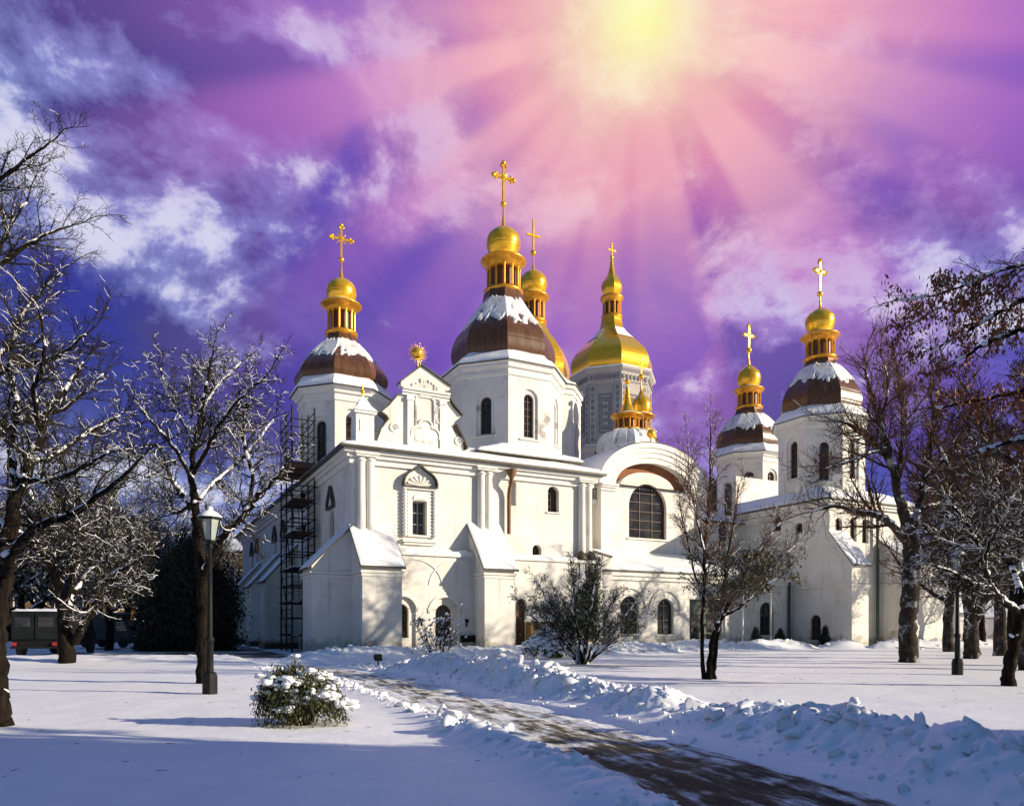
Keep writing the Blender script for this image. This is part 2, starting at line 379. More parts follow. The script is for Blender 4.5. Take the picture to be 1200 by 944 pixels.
def lin(c):
    return tuple(((x/255)/12.92 if x <= 10 else (((x/255)+.055)/1.055)**2.4) for x in c)
def make_world():
    w = bpy.data.worlds.new('World'); scene.world = w; w.use_nodes = True
    nt = w.node_tree; L = nt.links; nt.nodes.clear()
    out = nd(nt, 'ShaderNodeOutputWorld'); tc = nd(nt, 'ShaderNodeTexCoord'); D = tc.outputs['Generated']
    def put(sock, v):
        if hasattr(v, 'is_output'): L.new(v, sock)
        else: sock.default_value = v
    def m(op, *a, clamp=False):
        n = nd(nt, 'ShaderNodeMath', operation=op); n.use_clamp = clamp
        for i, q in enumerate(a): put(n.inputs[i], q)
        return n.outputs[0]
    def dot(v):
        n = nd(nt, 'ShaderNodeVectorMath', operation='DOT_PRODUCT'); L.new(D, n.inputs[0]); n.inputs[1].default_value = tuple(v); return n.outputs['Value']
    def mr(x, a, b, c=0.0, d=1.0, smooth=True):
        n = nd(nt, 'ShaderNodeMapRange'); n.interpolation_type = 'SMOOTHSTEP' if smooth else 'LINEAR'
        for i, q in enumerate((x, a, b, c, d)): put(n.inputs[i], q)
        return n.outputs[0]
    def mix(f, a, b, bt='MIX'):
        n = nd(nt, 'ShaderNodeMix', data_type='RGBA', blend_type=bt); put(n.inputs['Factor'], f)
        for k, q in (('A', a), ('B', b)): put(n.inputs[k], q if hasattr(q, 'is_output') else (*q, 1))
        return n.outputs['Result']
    def ramp(x, stops):
        n = nd(nt, 'ShaderNodeValToRGB'); e = n.color_ramp.elements
        e[0].position, e[0].color = stops[0][0], (*stops[0][1], 1); e[1].position, e[1].color = stops[-1][0], (*stops[-1][1], 1)
        for p, c in stops[1:-1]:
            q = e.new(p); q.color = (*c, 1)
        L.new(x, n.inputs[0]); return n.outputs[0]
    def noise(vec, scale, detail=6, rough=.55, dist=0.0):
        n = nd(nt, 'ShaderNodeTexNoise'); n.inputs['Scale'].default_value = scale; n.inputs['Detail'].default_value = detail
        n.inputs['Roughness'].default_value = rough; n.inputs['Distortion'].default_value = dist
        L.new(vec, n.inputs['Vector']); return n.outputs['Fac']
    def comb(x, y, z):
        n = nd(nt, 'ShaderNodeCombineXYZ')
        for i, q in enumerate((x, y, z)): put(n.inputs[i], q)
        return n.outputs[0]
    sep = nd(nt, 'ShaderNodeSeparateXYZ'); L.new(D, sep.inputs[0]); dx, dy, dz = sep.outputs
    # bright break in the clouds, high in the north
    G = Vector(((750-CX)/F, 1, (HY-20)/F)).normalized()
    E1 = Vector((1, 0, 0)); E1 = (E1-G*E1.dot(G)).normalized(); E2 = G.cross(E1)
    ang = m('MULTIPLY', m('ARCCOSINE', m('MINIMUM', dot(G), .99999)), 180/PI)          # degrees from the break
    sx, sy = dot(E1), dot(E2)
    rl = m('MAXIMUM', m('SQRT', m('ADD', m('MULTIPLY', sx, sx), m('MULTIPLY', sy, sy))), 1e-4)
    ray = noise(comb(m('DIVIDE', sx, rl), m('DIVIDE', sy, rl), 3.1), 2.3, 2.5, .55)        # shafts fan out from the break
    ray = mr(ray, .34, .66, -1.0, 1.0)
    # clouds
    def off(v):
        n = nd(nt, 'ShaderNodeVectorMath', operation='ADD'); L.new(D, n.inputs[0]); n.inputs[1].default_value = v; return n.outputs[0]
    def squash(vec):
        n = nd(nt, 'ShaderNodeVectorMath', operation='MULTIPLY'); L.new(vec, n.inputs[0]); n.inputs[1].default_value = (1, 1, 1.55); return n.outputs[0]
    s0 = squash(D); s1 = squash(off((.02, 0, .045)))
    n1 = noise(s0, 3.6, 12, .60, .2); n1b = noise(s1, 3.6, 12, .60, .2); n2 = noise(s0, 9.0, 9, .6, .3)
    wob = noise(D, 2.4, 5, .55, .2)
    a2 = m('ADD', ang, m('MULTIPLY', m('SUBTRACT', wob, .5), mr(ang, 2.0, 18.0, .8, 11.0)))
    a2 = m('SUBTRACT', a2, m('MULTIPLY', ray, mr(ang, 5.0, 24.0, 0.0, 4.0)))
    a2 = m('SUBTRACT', a2, m('MULTIPLY', mr(m('DIVIDE', sx, rl), .1, 1.0, 0.0, 1.0), mr(ang, 6.0, 20.0, 0.0, 2.0)))
    tt = m('DIVIDE', a2, 60.0, clamp=True)
    glow = ramp(tt, [(p/60, lin(c)) for p, c in ((0, (252,254,164)), (1.1, (251,246,160)), (2.6, (250,224,182)), (4.6, (240,178,176)), (8.6, (216,122,166)), (12.6, (150,80,178)), (16.5, (76,56,180)), (22, (47,50,172)), (38, (44,46,146)), (60, (34,44,118)))])
    ccol = ramp(m('DIVIDE', ang, 60.0, clamp=True), [(p/60, lin(c)) for p, c in ((0, (255,255,205)), (6, (252,232,205)), (11, (240,195,212)), (18, (190,140,208)), (25, (138,134,208)), (40, (140,152,212)), (60, (140,156,212)))])
    cdark = ramp(m('DIVIDE', ang, 60.0, clamp=True), [(p/60, lin(c)) for p, c in ((0, (250,240,180)), (9, (214,140,176)), (18, (122,84,172)), (30, (62,58,132)), (60, (48,52,112)))])
    edge = m('ADD', m('MULTIPLY', m('SUBTRACT', n1, n1b), 8.0), m('ADD', m('MULTIPLY', m('SUBTRACT', n2, .5), 1.1), .46), clamp=True)
    edge2 = mr(m('ADD', m('MULTIPLY', m('SUBTRACT', n1, n1b), 8.0), m('MULTIPLY', m('SUBTRACT', n2, .5), 2.2)), .22, .95)
    shade = mix(m('MULTIPLY', edge2, mr(ang, 12.0, 26.0, .2, .9)), mix(edge, cdark, ccol), lin((226,226,244)))
    def bank(px, py, w, gain):
        v = Vector(((px-CX)/F, 1, (HY-py)/F)).normalized()
        return mr(dot(v), math.cos(math.radians(w)), 1.0, 0.0, gain)
    tot = None
    for b in ((90, 50, 14, .42), (210, 95, 9, .22), (30, 90, 8, .12), (235, 175, 8, .24), (352, 137, 3.2, .42), (745, 60, 10, .10), (170, 110, 6, .12), (870, 305, 6, .20), (905, 390, 6, .28), (1120, 275, 8, .26), (840, 500, 7, .34), (960, 470, 8, .26),
              (1090, 350, 7, .2), (420, 60, 12, .14), (620, 70, 12, .1), (900, 190, 9, .12), (230, 360, 8, .14), (150, 520, 10, .2), (330, 570, 8, .34), (650, 270, 8, .1), (1010, 210, 8, .08),
              (100, 230, 6, -.10), (440, 390, 8, -.10), (815, 430, 5, -.12), (1150, 110, 9, -.12)):
        k = bank(*b); tot = k if tot is None else m('ADD', tot, k)
    dens = mr(m('ADD', n1, tot), .55, .73)
    dens = m('MULTIPLY', dens, mr(ang, 1.0, 14.0, .6, .92))
    veil = m('MULTIPLY', mr(noise(squash(off((.7, .2, .1))), 2.6, 10, .66, .9), .42, .74), .30)
    front = mix(veil, glow, ccol); front = mix(dens, front, shade)
    r2 = noise(comb(m('DIVIDE', sx, rl), m('DIVIDE', sy, rl), 7.7), 2.9, 1.5, .5)
    shaft = m('MULTIPLY', mr(r2, .43, .59), m('MULTIPLY', mr(ang, 3.0, 9.0), mr(ang, 15.0, 42.0, .9, 0.0)))
    low = mr(sy, -.05, .25, 1.0, .45)
    front = mix(m('MULTIPLY', shaft, low), front, mix(mr(ang, 6.0, 24.0), lin((250,190,190)), lin((196,116,200))))
    hz = mr(dz, -.02, .22, .6, 0.0)
    front = mix(hz, front, lin((150,165,205)))
    # the rest of the dome: plain winter blue with some cloud
    rear = mix(mr(n1, .42, .66), lin((44,84,130)), lin((100,124,142)))
    front = mix(mr(dz, .67, .8), front, lin((56,122,206)))
    col = mix(mr(dy, -.15, .25), rear, front)
    bg = nd(nt, 'ShaderNodeBackground'); L.new(col, bg.inputs[0]); bg.inputs[1].default_value = SKY_GAIN
    sky = nd(nt, 'ShaderNodeTexSky', sky_type='NISHITA'); sky.sun_disc = False; sky.sun_elevation = EL; sky.sun_rotation = math.atan2(SUN.x, SUN.y)
    b2 = nd(nt, 'ShaderNodeBackground'); L.new(sky.outputs[0], b2.inputs[0]); b2.inputs[1].default_value = .006
    ad = nd(nt, 'ShaderNodeAddShader'); L.new(bg.outputs[0], ad.inputs[0]); L.new(b2.outputs[0], ad.inputs[1]); L.new(ad.outputs[0], out.inputs[0])
EXPO = .45
SHADE_SPRUCES = [(17.0, -.4, .95, 1.0), (22.5, 1.6, 1.05, 2.0), (22, -3.5, 1.1, 4.1), (15.5, -4.6, .9, 3.0), (10.9, 10.1, .24, .4), (10.7, 8.8, .25, 1.4)]  # unseen trees, placed and sized only to shade the foreground snow
SKY_GAIN = 1/2**EXPO
make_world()
vs = scene.view_settings
vs.view_transform = 'Standard'; vs.look = 'None'; vs.gamma = 1; vs.exposure = EXPO
scene.display_settings.display_device = 'sRGB'
scene.cycles.use_denoising = True
scene.cycles.max_bounces = 5; scene.cycles.diffuse_bounces = 2; scene.cycles.glossy_bounces = 3
scene.cycles.sample_clamp_indirect = 8

# ------------------------------------------------------------------ ground, path, road
PATH = np.array([(7.5,-8),(3.9,1.5),(2.75,6.0),(1.75,9.3),(.35,12.9),(-2.0,18),(-4.7,24.2),(-9.6,31.5),(-16.5,38),(-24,46),(-34,60)], float)
def spline(P, per=12):
    out = []
    for i in range(len(P)-1):
        p0, p1, p2, p3 = P[max(i-1, 0)], P[i], P[i+1], P[min(i+2, len(P)-1)]
        for k in range(per):
            t = k/per
            out.append(.5*((2*p1)+(-p0+p2)*t+(2*p0-5*p1+4*p2-p3)*t*t+(-p0+3*p1-3*p2+p3)*t**3))
    out.append(P[-1]); return np.array(out)
PS = spline(PATH)
def path_dist(x, y):                                 # signed distance (right positive) and distance along
    best = np.full(x.shape, 1e9); sd = np.zeros(x.shape); al = np.zeros(x.shape); acc = 0
    for a, b in zip(PS[:-1], PS[1:]):
        d = b-a; l = np.hypot(*d); d = d/l
        t = np.clip((x-a[0])*d[0]+(y-a[1])*d[1], 0, l); qx, qy = x-a[0]-d[0]*t, y-a[1]-d[1]*t
        q = qx*qx+qy*qy; k = q < best; best = np.where(k, q, best)
        sd = np.where(k, np.sqrt(q)*np.sign(qx*d[1]-qy*d[0]), sd); al = np.where(k, acc+t, al); acc += l
    return sd, al
def sstep(a, b, x):
    t = np.clip((x-a)/(b-a), 0, 1); return t*t*(3-2*t)
def clods(x, y, s):
    x = x+.35*(fbm(x*1.7, y*1.7, s+20)-.5); y = y+.35*(fbm(x*1.7+9, y*1.7, s+21)-.5)
    a = np.abs(fbm(x*1.9, y*1.9, s+8, 6)-.5)*2
    return .26*lumps(x*1.5, y*1.5, s)+.34*lumps(x*3.4, y*3.4, s+3)+.36*lumps(x*6.6, y*6.6, s+5)+.34*(1-a)*fbm(x*5, y*5, s+9, 4)+.22*(fbm(x*12, y*12, s+10, 3)-.5)
def height(x, y):
    h = .012*(fbm(x*2.2, y*5.5, 15)-.5)*np.clip(1.6-y/22, 0, 1)+.05*(fbm(x*.16, y*.16, 3)-.5)*np.clip(y/8, .3, 1)*2+.035*(fbm(x*.9, y*.9, 5)-.5)
    near = (np.abs(x) < 42) & (y > -8) & (y < 62)
    xs, ys = x[near], y[near]
    if xs.size:
        sd, al = path_dist(xs, ys)
        hh = h[near]
        k = 1-sstep(.95, 1.40, np.abs(sd))
        hh = hh*(1-k)-.17*k
        lp = clods(xs, ys, 11); big = fbm(xs*.55, ys*.55, 21)
        far = sstep(10.5, 19, al); on = 1-sstep(33, 40, al)
        # ploughed bank on the right of the path, wide and tall; a lower one on the left
        c = 2.1+.45*far; w = .62+.25*(big-.5)
        A = (.30+.55*(big-.45)+.60*(fbm(xs*.26+3, ys*.26, 27)-.5))*on*(.8+.35*far)
        hh = hh+A*np.exp(-((sd-c)/w)**2)*(.35+1.05*lp)
        hh = hh+.16*on*np.exp(-((sd-3.3)/.8)**2)*(lp)*sstep(12, 20, al)
        hh = hh+(.17+.12*(big-.4))*on*(1-.82*sstep(19, 24, al))*np.exp(-((sd+1.62)/.38)**2)*(.25+1.1*lp)
        # bank thrown up against the foot of the cathedral
        u = cA*(xs-W0.x)+sA*(ys-W0.y); v = -sA*(xs-W0.x)+cA*(ys-W0.y)
        fv = np.where(u < 18.5, -4.1, np.where(u < 37, -1.2-.12*(u-18.5), -5.0))
        gap = 1-np.exp(-((u-33.5)/1.2)**2)-np.exp(-((u-37.6)/.6)**2)*.5
        f2 = np.exp(-((v-fv)/1.0)**2)*sstep(-5, -2, u)*(1-sstep(70, 78, u))*np.clip(gap, 0, 1)
        hh = hh+f2*(.40+.6*(fbm(xs*.4, ys*.4, 31)-.35))*(.45+.9*clods(xs*.8, ys*.8, 33))
        # ragged snow beside the side road
        f3 = np.exp(-((ys-33.5-.05*xs)/1.6)**2)*sstep(-27, -22, xs)*(1-sstep(-9.5, -7.5, xs))
        hh = hh+f3*.28*(.2+clods(xs, ys, 41))
        h[near] = hh
    return h
def axis(dense):
    a = []
    for lo, hi, st in dense: a += list(np.arange(lo, hi, st))
    return np.array(a)
gx = [ -9.5+i*.065 for i in range(int(22.5/.065))]
st = .07; x = gx[-1]
while x < 3000: st *= 1.035; x += st; gx.append(x)
st = .07; x = gx[0]; left = []
while x > -3000: st *= 1.035; x -= st; left.append(x)
gx = np.array(left[::-1]+gx)
gy = list(np.arange(5, 17, .06))+list(np.arange(17, 26, .10))+list(np.arange(26, 46, .17))
st = .17; y = gy[-1]
while y < 3500: st *= 1.06; y += st; gy.append(y)
st = .07; y = gy[0]; left = []
while y > -800: st *= 1.13; y -= st; left.append(y)
gy = np.array(left[::-1]+gy)
XX, YY = np.meshgrid(gx, gy); ZZ = height(XX.ravel().copy(), YY.ravel().copy())
nx, ny = len(gx), len(gy)
idx = (np.arange(ny-1)[:, None]*nx+np.arange(nx-1)[None]).ravel()
me = mesh_np('ground', np.stack([XX.ravel(), YY.ravel(), ZZ], 1), np.stack([idx, idx+1, idx+nx+1, idx+nx], 1), True)
ground = link('ground', me, M['snow']); ground['kind'] = 'structure'
def hz(x, y): return float(height(np.array([float(x)]), np.array([float(y)]))[0])

seg = np.hypot(*(PS[1:]-PS[:-1]).T); acc = np.concatenate([[0], np.cumsum(seg)])
al = np.arange(0, acc[-1], .10); px_ = np.interp(al, acc, PS[:, 0]); py_ = np.interp(al, acc, PS[:, 1])
tx, ty = np.gradient(px_), np.gradient(py_); tl = np.hypot(tx, ty); tx /= tl; ty /= tl
cr = np.linspace(-1.28, 1.28, 42)
PX = px_[:, None]+ty[:, None]*cr; PY = py_[:, None]-tx[:, None]*cr
rut = -.035*np.exp(-((np.abs(cr)-.55)/.16)**2)
PZ = -.105+rut[None]+.05*(fbm(PX*1.6, PY*1.6, 61)-.5)+.035*(fbm(cr[None]*6+0*PX, al[:, None]*.7, 63)-.5)+.03*lumps(PX*5, PY*5, 65)*vnoise(PX*1.3, PY*1.3, 66)
k = len(cr); idx = (np.arange(len(al)-1)[:, None]*k+np.arange(k-1)[None]).ravel()
Fq = np.stack([idx, idx+1, idx+k+1, idx+k], 1)[:, ::-1]
me = mesh_np('path', np.stack([PX.ravel(), PY.ravel(), PZ.ravel()], 1), Fq, True)
uvl = me.uv_layers.new(name='UVMap')
UVv = np.stack([np.broadcast_to((cr+1.28)/2.56, PX.shape).ravel(), np.broadcast_to(al[:, None], PX.shape).ravel()], 1)
vi = np.zeros(len(me.loops), np.int32); me.loops.foreach_get('vertex_index', vi)
uvl.data.foreach_set('uv', UVv[vi].astype(np.float32).ravel())
path = link('path', me, M['path']); path['kind'] = 'structure'

# loose clods of snow thrown out by the plough
rng = np.random.default_rng(5)
bm = bmesh.new(); bmesh.ops.create_icosphere(bm, subdivisions=2, radius=1.0)
IV = np.array([v.co for v in bm.verts]); IF = np.array([[v.index for v in f.verts] for f in bm.faces]); bm.free()
parts = []; spots = []
def clod(x, y, r, block=False):
    V = IV.copy(); ph = rng.uniform(0, 50, 3)
    d = 1+.5*(fbm(V[:, 0]*1.7+ph[0], V[:, 1]*1.7+V[:, 2]*1.3+ph[1], int(ph[2]))-.5)*2
    V = V*d[:, None]
    for _ in range(9 if block else 7):
        nn = rng.normal(0, 1, 3); nn /= np.linalg.norm(nn); e = np.maximum(V@nn-(rng.uniform(.22, .5) if block else rng.uniform(.35, .75)), 0); V = V-e[:, None]*nn
    V = V*rng.uniform(.7, 1.3, 3)*np.array([1, 1, .75])*r
    parts.append((V, IF)); spots.append((x, y, r*.05))
for i in range(190):                                   # broken slabs heaved up along the crest
    a = rng.uniform(13, 40); X, Y = np.interp(a, acc, PS[:, 0]), np.interp(a, acc, PS[:, 1]); j = min(int(np.searchsorted(al, a)), len(al)-1)
    s = rng.normal(2.35, .3) if rng.random() < .8 else -rng.normal(1.6, .15)
    clod(X+ty[j]*s, Y-tx[j]*s, rng.uniform(.10, .26), True)
for i in range(1700):
    a = rng.uniform(10, 42); right = rng.random() < .68
    X, Y = np.interp(a, acc, PS[:, 0]), np.interp(a, acc, PS[:, 1]); j = min(int(np.searchsorted(al, a)), len(al)-1)
    s = (rng.normal(2.1, .5) if right else -rng.normal(1.55, .24)) 
    if abs(s) < 1.05: s = 1.1*np.sign(s)
    clod(X+ty[j]*s, Y-tx[j]*s, min(rng.lognormal(-3.2, .5), .12))
for i in range(260):
    u = rng.uniform(-3, 52); v = (-4.1 if u < 18.5 else (-2.3 if u < 37 else -5))+rng.normal(0, .8)
    clod(W0.x+cA*u-sA*v, W0.y+sA*u+cA*v, min(rng.lognormal(-1.9, .5), .38), rng.random() < .5)
spots = np.array(spots); zs_ = height(spots[:, 0].copy(), spots[:, 1].copy())+spots[:, 2]
parts = [(V+np.array([a[0], a[1], z]), f) for (V, f), a, z in zip(parts, spots, zs_)]
V, Fq = cat_np(parts)
cl = link('snow_clods', mesh_np('snow_clods', V, Fq, False), M['snow'])
tag(cl, 'loose white clods of ploughed snow along the path and the cathedral wall', 'snow', kind='stuff')

# bare wet side road along the left flank of the cathedral
rd = [(-20.5, 34.9), (-13.0, 36.4), (-10.9, 38.1), (-13.2, 41.2), (-19.5, 54), (-36, 90), (-41, 88), (-24.5, 52), (-24, 42)]
mb = MB(); mb.add([(x, y, hz(x, y)+.10) for x, y in rd], [tuple(range(len(rd)))])
road = mb.build('road', M['path']); road['kind'] = 'structure'
uvl = road.data.uv_layers.new(name='UVMap')
for lp in road.data.loops:
    c = road.data.vertices[lp.vertex_index].co; uvl.data[lp.index].uv = (.5+c.x*.02, c.y*.25)
# ------------------------------------------------------------------ the cathedral
CA = empty('cathedral', (W0.x, W0.y, 0), ANG, 'white plastered cathedral with snowy dark domes and gilded crosses, beyond the snow field', 'cathedral')
NR = -PI/2; NL = PI                                    # outward directions of the sunny long front and of the shaded flank

def window(kind, parent, fr, a, z0, z1, w, depth=.3, arched=True, mull=1, bars=3, mat='wood', rise=None):
    """frame sunk into an opening, with its glass as a piece of its own"""
    o = (arch(w-.02, z0+.01, z1-.01, 12, rise, a) if arched else rect(w-.02, z0+.01, z1-.01, a))
    t = min(.09, w*.09); i = grow_poly(o, -t)
    mb = MB(); mb.ring(o, i, fr, -depth-.02, -depth+.06)
    for k in range(mull):
        x = a-w/2+w*(k+1)/(mull+1); zt = z1-.05
        if arched:
            rr = w/2 if rise is None else rise
            zt = z1-rr+rr*math.sqrt(max(0, 1-((x-a)/(w/2))**2))-.03
        mb.ext(rect(t*.7, z0+.03, zt, x), fr, -depth-.01, -depth+.045)
    for k in range(bars):
        z = z0+(z1-z0)*(k+1)/(bars+1); hw = w/2
        rr = w/2 if rise is None else rise
        if arched and z > z1-rr: hw = w/2*math.sqrt(max(0.01, 1-((z-z1+rr)/rr)**2))
        mb.ext(rect(2*hw-.06, z-t*.3, z+t*.3, a), fr, -depth-.008, -depth+.035)
    wn = mb.build(kind, M[mat], parent)
    g = MB(); g.ext(grow_poly(o, -t*.4), fr, -depth-.05, -depth-.03); g.build('pane', M['glass'], wn)
    return wn
def sill(parent, fr, a, z, w, d=.12, h=.1, mat='trim', name='window_sill'):
    mb = MB(); mb.ext(rect(w, z-h, z, a), fr, -.02, d); return mb.build(name, M[mat], parent)
def relief(parent, fr, outer, inner, d=.07, mat='trim', name='window_surround'):
    mb = MB(); mb.ring(outer, inner, fr, -.02, d); return mb.build(name, M[mat], parent)

# ---- main west block --------------------------------------------------------
fA = frame(0, 0, NR); fL = frame(0, 0, NL)             # a = u on the long front; a = -v on the flank
UE = uz(692, 600, 0)[0]                                # end of the block
EZ = 11.42
blk = MB().box(0, UE, 0, 45, -.4, EZ-.05).build('gallery_block', M['plaster'], CA)
cutm = MB()
wins = []
def A(px, py, v=0): return uz(px, py, v)
def opening(pxl, pxr, pyt, pyb, v=0, depth=.6):
    """opening read off the survey: left, right, top, bottom -> a, width, z0, z1"""
    a0, a1 = A(pxl, pyb, v)[0], A(pxr, pyb, v)[0]; z0 = A((pxl+pxr)/2, pyb, v)[1]; z1 = A((pxl+pxr)/2, pyt, v)[1]
    return (a0+a1)/2, a1-a0, z0, z1
# tall ogee window of the front
oa, ow, oz0, oz1 = opening(482.5, 499.5, 587, 627)
cutm.ext(rect(ow, oz0, oz1, oa), fA, -.5, .3)
small = [opening(642, 655, 569.5, 600), opening(624, 634.5, 638, 657)]
for a, w, z0, z1 in small: cutm.ext(arch(w, z0, z1, 12, None, a), fA, -.5, .3)
na, nw, nz0, nz1 = opening(595, 605, 561, 592)
cutm.ext(arch(nw, nz0, nz1, 12, None, na), fA, -.22, .3)
# flank windows under small pointed hoods
flank = []
for px, py0, py1 in ((389, 580, 642), (333, 604, 640), (323, 607, 645), (302, 616, 650), (296, 618, 652)):
    v, _ = vz(px, py0, 0); zt = 8.6; zb = 5.6
    flank.append((-v, 1.1, zb, zt)); cutm.ext(arch(1.1, zb, zt, 12, None, -v), fL, -.5, .3)

cut(blk, cutm)
window('window', CA, fA, oa, oz0, oz1, ow, .3, False, 1, 2, 'greywood')
for a, w, z0, z1 in small:
    window('window', CA, fA, a, z0, z1, w, .38, True, 1, 3); sill(CA, fA, a, z0, w+.25, .09, .08)
for a, w, z0, z1 in flank:
    window('window', CA, fL, a, z0, z1, w, .3, True, 1, 4)
    mb = MB(); P = [(a-w*.75, z1+.1), (a+w*.75, z1+.1), (a+w*.72, z1+.45), (a+w*.4, z1+.95), (a, z1+1.5), (a-w*.4, z1+.95), (a-w*.72, z1+.45)]
    mb.ring(P, grow_poly(P, -.14), fL, -.02, .22); mb.build('window_hood', M['roofmetal'], CA)
    mb = MB(); mb.ext(grow_poly(P, -.15), fL, -.02, .06); mb.build('hood_tympanum', M['trim'], CA)

# ogee window dressing: frame, beaded jambs, hood, sill
fo = rect(ow+.55, oz0-.1, oz1+.75, oa); fi = rect(ow, oz0, oz1, oa)
relief(CA, fA, fo, fi, .14)
mb = MB(); mb.ext(arch(ow-.1, oz1+.06, oz1+.42, 10, .3, oa), fA, .1, .2); mb.build('window_lintel', M['trim'], CA)
for s in (-1, 1):
    mb = MB(); x = oa+s*(ow/2+.45); z = oz0-.05
    while z < oz1+.55:
        mb.lathe([(.10, z), (.165, z+.045), (.165, z+.11), (.10, z+.155)], 10, (x, -.14)); z += .2
    mb.lathe([(.11, oz0-.1), (.11, oz1+.7)], 10, (x, -.14)); mb.build('beaded_column', M['trim'], CA)
hz0 = A(492, 572)[1]; hz1 = A(492, 545)[1]; hw = (A(512, 572)[0]-A(472.5, 572)[0])/2
def ogee(w, z0, h, a):
    prof = [(1.0, 0), (1.02, .18), (.95, .38), (.78, .56), (.52, .70), (.25, .82), (.08, .93), (0, 1.0)]
    return [(a+w*x, z0+h*y) for x, y in prof]+[(a-w*x, z0+h*y) for x, y in prof[-2::-1]]
og = ogee(hw, hz0, hz1-hz0, oa); ogi = ogee(hw-.08, hz0+.05, hz1-hz0-.16, oa)
mb = MB(); mb.ring(og, ogi, fA, -.02, .42); mb.build('window_hood', M['roofmetal'], CA)
mb = MB(); mb.ext(grow_poly(ogi, .03), fA, -.01, .10)
for k in range(7):
    t = PI*(k+.5)/7; mb.tube([fA(oa, hz0+.12, .10), fA(oa+(hw-.3)*math.cos(t), hz0+.12+(hz1-hz0-.75)*math.sin(t), .10)], [.02, .10], 8)
mb.build('hood_shell', M['trim'], CA)
mb = MB(); mb.ext(rect(2*hw-.05, hz0-.12, hz0-.005, oa), fA, -.02, .3); mb.build('hood_shelf', M['trim'], CA)
mb = MB(); mb.ext(rect(2*hw+.05, oz0-.42, oz0-.26, oa), fA, -.02, .28); mb.ext(rect(2*hw-.15, oz0-.56, oz0-.423, oa), fA, -.02, .16); mb.build('window_sill', M['trim'], CA)

# frieze and cornice under the eaves
def band(name, z0, z1, d, u0, u1, v0, v1, parent=CA, mat='trim'):
    mb = MB(); mb.box(u0-d, u1+d, v0-d, v1+d, z0, z1); return mb.build(name, M[mat], parent)
band('cornice', EZ-.30, EZ-.055, .52, 0, UE, 0, 45.2)
band('cornice', EZ-.52, EZ-.305, .34, 0, UE, 0, 45.1)
band('frieze', EZ-.84, EZ-.525, .16, 0, UE, 0, 45.05)
# paired half columns
def half_column(px, pyt, pyb, r=.24, v=0):
    a = A(px, 600, v)[0]; zt = A(px, pyt, v)[1]; zb = A(px, pyb, v)[1]
    mb = MB(); mb.lathe([(r*1.0, zb), (r, zb+.2), (r*.92, zt-.25), (r*.92, zt-.2), (r*1.2, zt-.17), (r*1.2, zt-.1), (r, zt-.08), (r, zt)], 18, (a, v-.16)); return mb.build('half_column', M['plaster'], CA), a, zt
for pair, yt, yb in (((422.3, 433.0), 537, 625), ((562.5, 571.0), 553, 628), ((680.3, 688.0), 567, 650)):
    xs = []
    for px in pair:
        o, a, zt = half_column(px, yt, yb); xs.append(a)
    mb = MB(); mb.box(min(xs)-.34, max(xs)+.34, -.50, -.01, zt, zt+.11); mb.box(min(xs)-.42, max(xs)+.42, -.57, -.012, zt+.112, zt+.25); mb.build('capital', M['trim'], CA)

def hip(mbx, e, zi, inner, z1, drop):
    """closed low roof: eave rectangle e=(u0,u1,v0,v1) at zi, inner rectangle at z1, edge thickness drop"""
    u0, u1, v0, v1 = e; a0, a1, b0, b1 = inner
    E = [(u0,v0),(u1,v0),(u1,v1),(u0,v1)]; I = [(a0,b0),(a1,b0),(a1,b1),(a0,b1)]
    V = [(x,y,zi-drop) for x,y in E]+[(x,y,zi) for x,y in E]+[(x,y,z1) for x,y in I]
    f = [(3,2,1,0),(8,9,10,11)]
    for i in range(4):
        j = (i+1) % 4; f += [(i,j,4+j,4+i),(4+i,4+j,8+j,8+i)]
    mbx.add(V, f)
def snow_hip(parent, e, zi, inner, z1, thick=.16, lip=.05, seed=1, step=.35):
    """snow lying on such a roof: a lumpy skin with a soft rolled edge"""
    u0, u1, v0, v1 = e; a0, a1, b0, b1 = inner; u0 += lip; u1 -= lip; v0 += lip; v1 -= lip
    gu = np.unique(np.concatenate([np.arange(u0, u1, step), [u1]])); gv = np.unique(np.concatenate([np.arange(v0, v1, step), [v1]]))
    gu = np.unique(np.concatenate([gu, [u0+.04, u1-.04]])); gv = np.unique(np.concatenate([gv, [v0+.04, v1-.04]]))
    U_, V_ = np.meshgrid(gu, gv)
    def lerp(x, lo, li, hi_, ho): return np.clip(np.minimum((x-lo)/max(li-lo, 1e-3), (ho-x)/max(ho-hi_, 1e-3)), 0, 1)
    t = np.minimum(lerp(U_, u0, a0, a1, u1), lerp(V_, v0, b0, b1, v1)); z = zi+(z1-zi)*t
    ed = np.minimum(np.minimum(U_-u0, u1-U_), np.minimum(V_-v0, v1-V_))
    soft = np.sqrt(np.clip(ed/.12, 0, 1)); th = thick*(.55+.9*fbm(U_*.5, V_*.5, seed)+.25*fbm(U_*2, V_*2, seed+4))
    z = z+.012+th*soft
    n = len(gu); idx = (np.arange(len(gv)-1)[:, None]*n+np.arange(n-1)[None]).ravel()
    return link('snow_cover', mesh_np('snow_cover', np.stack([U_.ravel(), V_.ravel(), z.ravel()], 1), np.stack([idx, idx+1, idx+n+1, idx+n], 1), True), M['roofsnow'], parent)

rE = (-.8, UE+.75, -.8, 45.8)
rI = (4.6, UE-4.5, 4.2, 40)
mb = MB(); hip(mb, rE, EZ+.02, rI, EZ+1.75, .13); rf = mb.build('roof', M['roofmetal'], CA)
snow_hip(rf, rE, EZ+.02, rI, EZ+1.75, .17, .06, 3)

